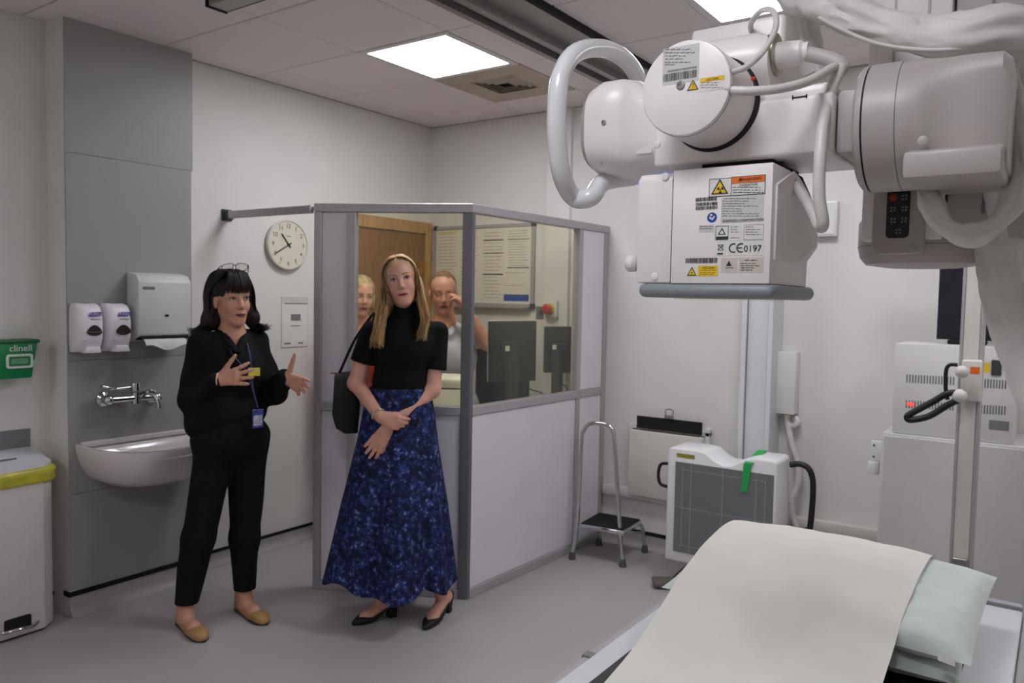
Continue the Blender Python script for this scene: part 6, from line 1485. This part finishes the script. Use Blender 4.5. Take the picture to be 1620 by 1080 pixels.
hairm += [cut(ell(L(0, .085, -.035), np.array((.078, .075, .098)), ax, .012)), ('p', L(0, -.05, -.055), -HM['ax'][2]+HM['ax'][1]*.35), ('w', .0012, 90, 2)]
build('hair', skin_mesh(hairm, .005), mat('hair_brown_grey', (112, 86, 66), .7, var=.2, scale=90), mn, smooth=180)
M_shirtm = mat('shirt_pale_blue', (198, 198, 212), .8, var=.03, scale=20)
shm = [ell(J(710, 565, 0), (.185, .128, .165), AX3, .05), ell(J(712, 640, .01), (.185, .135, .14), AX3, .06), cone(shR, shL, .062, .062, .05), cone(neck, J(708, 550, 0), .072, .11, .05), cone(shR, shR+(elR-shR)*.7, .070, .064, .03), ('w', .003, 26, 6), cut(cone(L(0, 0, -.09), J(706, 528, .14), .062, .012, .012)), ('p', J(712, 690, 0), np.array([0, 0, -1.0]))]
build('sleeve', skin_mesh([cone(shL, shL+(elL-shL)*.7, .071, .067, .02), ('w', .002, 30, 4), ('p', shL+(elL-shL)*.6, (elL-shL)/np.linalg.norm(elL-shL))], .007), M_shirtm, mn, smooth=180)
build('shirt', skin_mesh(shm, .007), M_shirtm, mn, smooth=180)
for sg in (1, -1): build('collar', tube([neck-v3.n*.05+v3.r*sg*.045+[0, 0, .02], neck+v3.r*sg*.062+v3.n*.01+[0, 0, .005], J(705+sg*10, 523, .10), J(705+sg*5, 529, .125)], lambda t: .010+.008*math.sin(math.pi*t), n=8, flat=.5), M_shirtm, mn, smooth=60)
trm = [ell(J(712, 672, 0), (.175, .125, .10), AX3, .05)]
for sg in (1, -1):
    k_ = np.array([*(v3.O+v3.r*.10*sg)[:2], .5]); trm += [cone(J(712+sg*22, 690, 0), k_, .095, .075, .04), cone(k_, np.array([*k_[:2], .06]), .075, .062, .03)]
build('trousers', skin_mesh(trm+[plane((0, 0, .05), (0, 0, -1))], .008), mat('navy_cloth', (28, 34, 48), .85, var=.1), mn, smooth=180)
for sg in (1, -1):
    c = v3.O+v3.r*.10*sg; build('shoe', shoe_loft(c-v3.n*.08, c+v3.n*.18, .045, .08, prof=[(0, .6, .7, 0), (.1, .85, .95, 0), (.35, .85, .9, 0), (.6, 1, .6, 0), (.85, .9, .5, 0), (1, .5, .4, 0)]), M_blackm, mn, smooth=60)

# ---------------------------------------------------------------- woman further back in the booth
v4 = View(.32, 3.47); J = v4.J; AX4 = np.array([v4.r, v4.n, [0, 0, 1]])
w4 = thing('person', 'smiling fair haired person in a red top at the left edge of the screen window', 'person', tuple(v4.O))
HW4 = head_frame(v4, (577, 469), .10, 17, -4, -4, .97); L = HW4['L']; ax = HW4['ax']
neck = J(568, 512, -.01); shR, shL = J(533, 545, .02), J(605, 545, -.04); elR, elL = J(528, 620, 0), J(612, 622, -.02); wrR, wrL = J(545, 665, .12), J(600, 668, .12)
body4 = head_prims(HW4, False, 1.12)+[cone(L(0, -.02, -.06), neck, .048, .054, .03), cone(neck, J(568, 550, 0), .06, .10, .05), ell(J(568, 575, 0), (.14, .09, .15), AX4, .05), ell(J(570, 650, 0), (.14, .10, .13), AX4, .05), cone(shR, elR, .044, .038), cone(elR, wrR, .038, .027), cone(shL, elL, .044, .038), cone(elL, wrL, .038, .027)]
for sg in (1, -1):
    k_ = np.array([*(v4.O+v4.r*.09*sg)[:2], .46]); body4 += [cone(J(570+sg*20, 690, 0), k_, .08, .055), cone(k_, np.array([*k_[:2], .08]), .05, .036)]
body4 += hand_prims(wrR, v4.r*.8-np.array([0, 0, .4]), v4.z, dorsal=v4.n)+hand_prims(wrL, -v4.r*.8-np.array([0, 0, .4]), v4.z, dorsal=v4.n)
build('body', skin_mesh(body4, .005), mat('skin_pink', (216, 158, 132), .5, var=.03, scale=25), w4, smooth=180)
face_parts(HW4, w4, (170, 84, 78), (150, 118, 86), (90, 90, 90), 1.0, .0012, .6, False, True, False, 1.12)
hair4 = [ell(L(0, -.018, .038), np.array((.086, .104, .092)), ax, .02), ell(L(0, -.055, -.03), np.array((.084, .062, .085)), ax, .03), cone(L(.074, -.03, .0), L(.080, -.03, -.07), .024, .022, .02), cone(L(-.074, -.03, .0), L(-.080, -.03, -.07), .024, .022, .02)]
hair4 += [cut(ell(L(0, .085, -.04), np.array((.072, .085, .098)), ax, .012)), ('w', .003, 60, 12)]
build('hair', skin_mesh(hair4, .005), mat('hair_ash_blonde', (172, 146, 106), .6, var=.25, scale=50, stretch=(1, 1, .2)), w4, smooth=180)
M_redt = mat('red_top', (176, 40, 50), .8, var=.05)
t4 = [ell(J(568, 572, 0), (.162, .115, .15), AX4, .05), ell(J(570, 645, 0), (.165, .12, .14), AX4, .06), cone(shR, shL, .056, .056, .05), cone(shR, shR+(elR-shR)*.75, .06, .056, .03), cone(shL, shL+(elL-shL)*.75, .06, .056, .03), cut(cone(L(0, 0, -.09), J(570, 540, .12), .07, .03, .015)), ('w', .003, 26, 2), ('p', J(570, 690, 0), np.array([0, 0, -1.0]))]
build('top', skin_mesh(t4, .008), M_redt, w4, smooth=180)
t5 = [ell(J(570, 680, 0), (.165, .12, .10), AX4, .05)]
for sg in (1, -1):
    k_ = np.array([*(v4.O+v4.r*.09*sg)[:2], .46]); t5 += [cone(J(570+sg*20, 700, 0), k_, .09, .07, .04), cone(k_, np.array([*k_[:2], .06]), .07, .06, .03)]
build('trousers', skin_mesh(t5+[plane((0, 0, .05), (0, 0, -1))], .008), M_blk1, w4, smooth=180)
for sg in (1, -1):
    c = v4.O+v4.r*.09*sg; build('shoe', shoe_loft(c-v4.n*.08, c+v4.n*.16, .042, .075, prof=[(0, .6, .7, 0), (.1, .85, .95, 0), (.35, .85, .9, 0), (.6, 1, .6, 0), (.85, .9, .5, 0), (1, .5, .4, 0)]), M_blackm, w4, smooth=60)

# dark office chair in the booth
oc = thing('office_chair', 'dark blue office chair back standing behind the nearer monitor', 'chair', (1.0, 3.92, 0))
M_oc = mat('chair_fabric', (34, 42, 56), .85, var=.1, scale=60)
cq = Vector((.955, 4.0, 0))
build('backrest', obox((cq.x, cq.y, 1.04), [(.77, .64, 0), (-.64, .77, 0), (0, 0, 1)], (.34, .06, .42), .025, 4), M_oc, oc, smooth=40)
build('seat', obox((cq.x+.10, cq.y-.14, .62), [(.77, .64, 0), (-.64, .77, 0), (0, 0, 1)], (.40, .38, .07), .025, 4), M_oc, oc, smooth=40)
build('back_bar', tube([(cq.x, cq.y+.02, 1.0), (cq.x-.01, cq.y+.05, .75), (cq.x+.08, cq.y-.1, .58)], .018, n=8), M_black, oc, smooth=60)
build('gas_lift', cyl((cq.x+.10, cq.y-.14, .10), (cq.x+.10, cq.y-.14, .58), .025), M_black, oc, smooth=40)
for k in range(5):
    a = 2*math.pi*k/5; build('leg', tube([(cq.x+.10, cq.y-.14, .12), (cq.x+.10+.2*math.cos(a), cq.y-.14+.2*math.sin(a), .07)], .018, n=8, sub=2), M_black, oc, smooth=60)
    build('castor', sphere((cq.x+.10+.2*math.cos(a), cq.y-.14+.2*math.sin(a), .028), .028), M_black, oc, smooth=80)

for _o in list(bpy.data.objects):
    if '_base' in _o: del _o['_base']
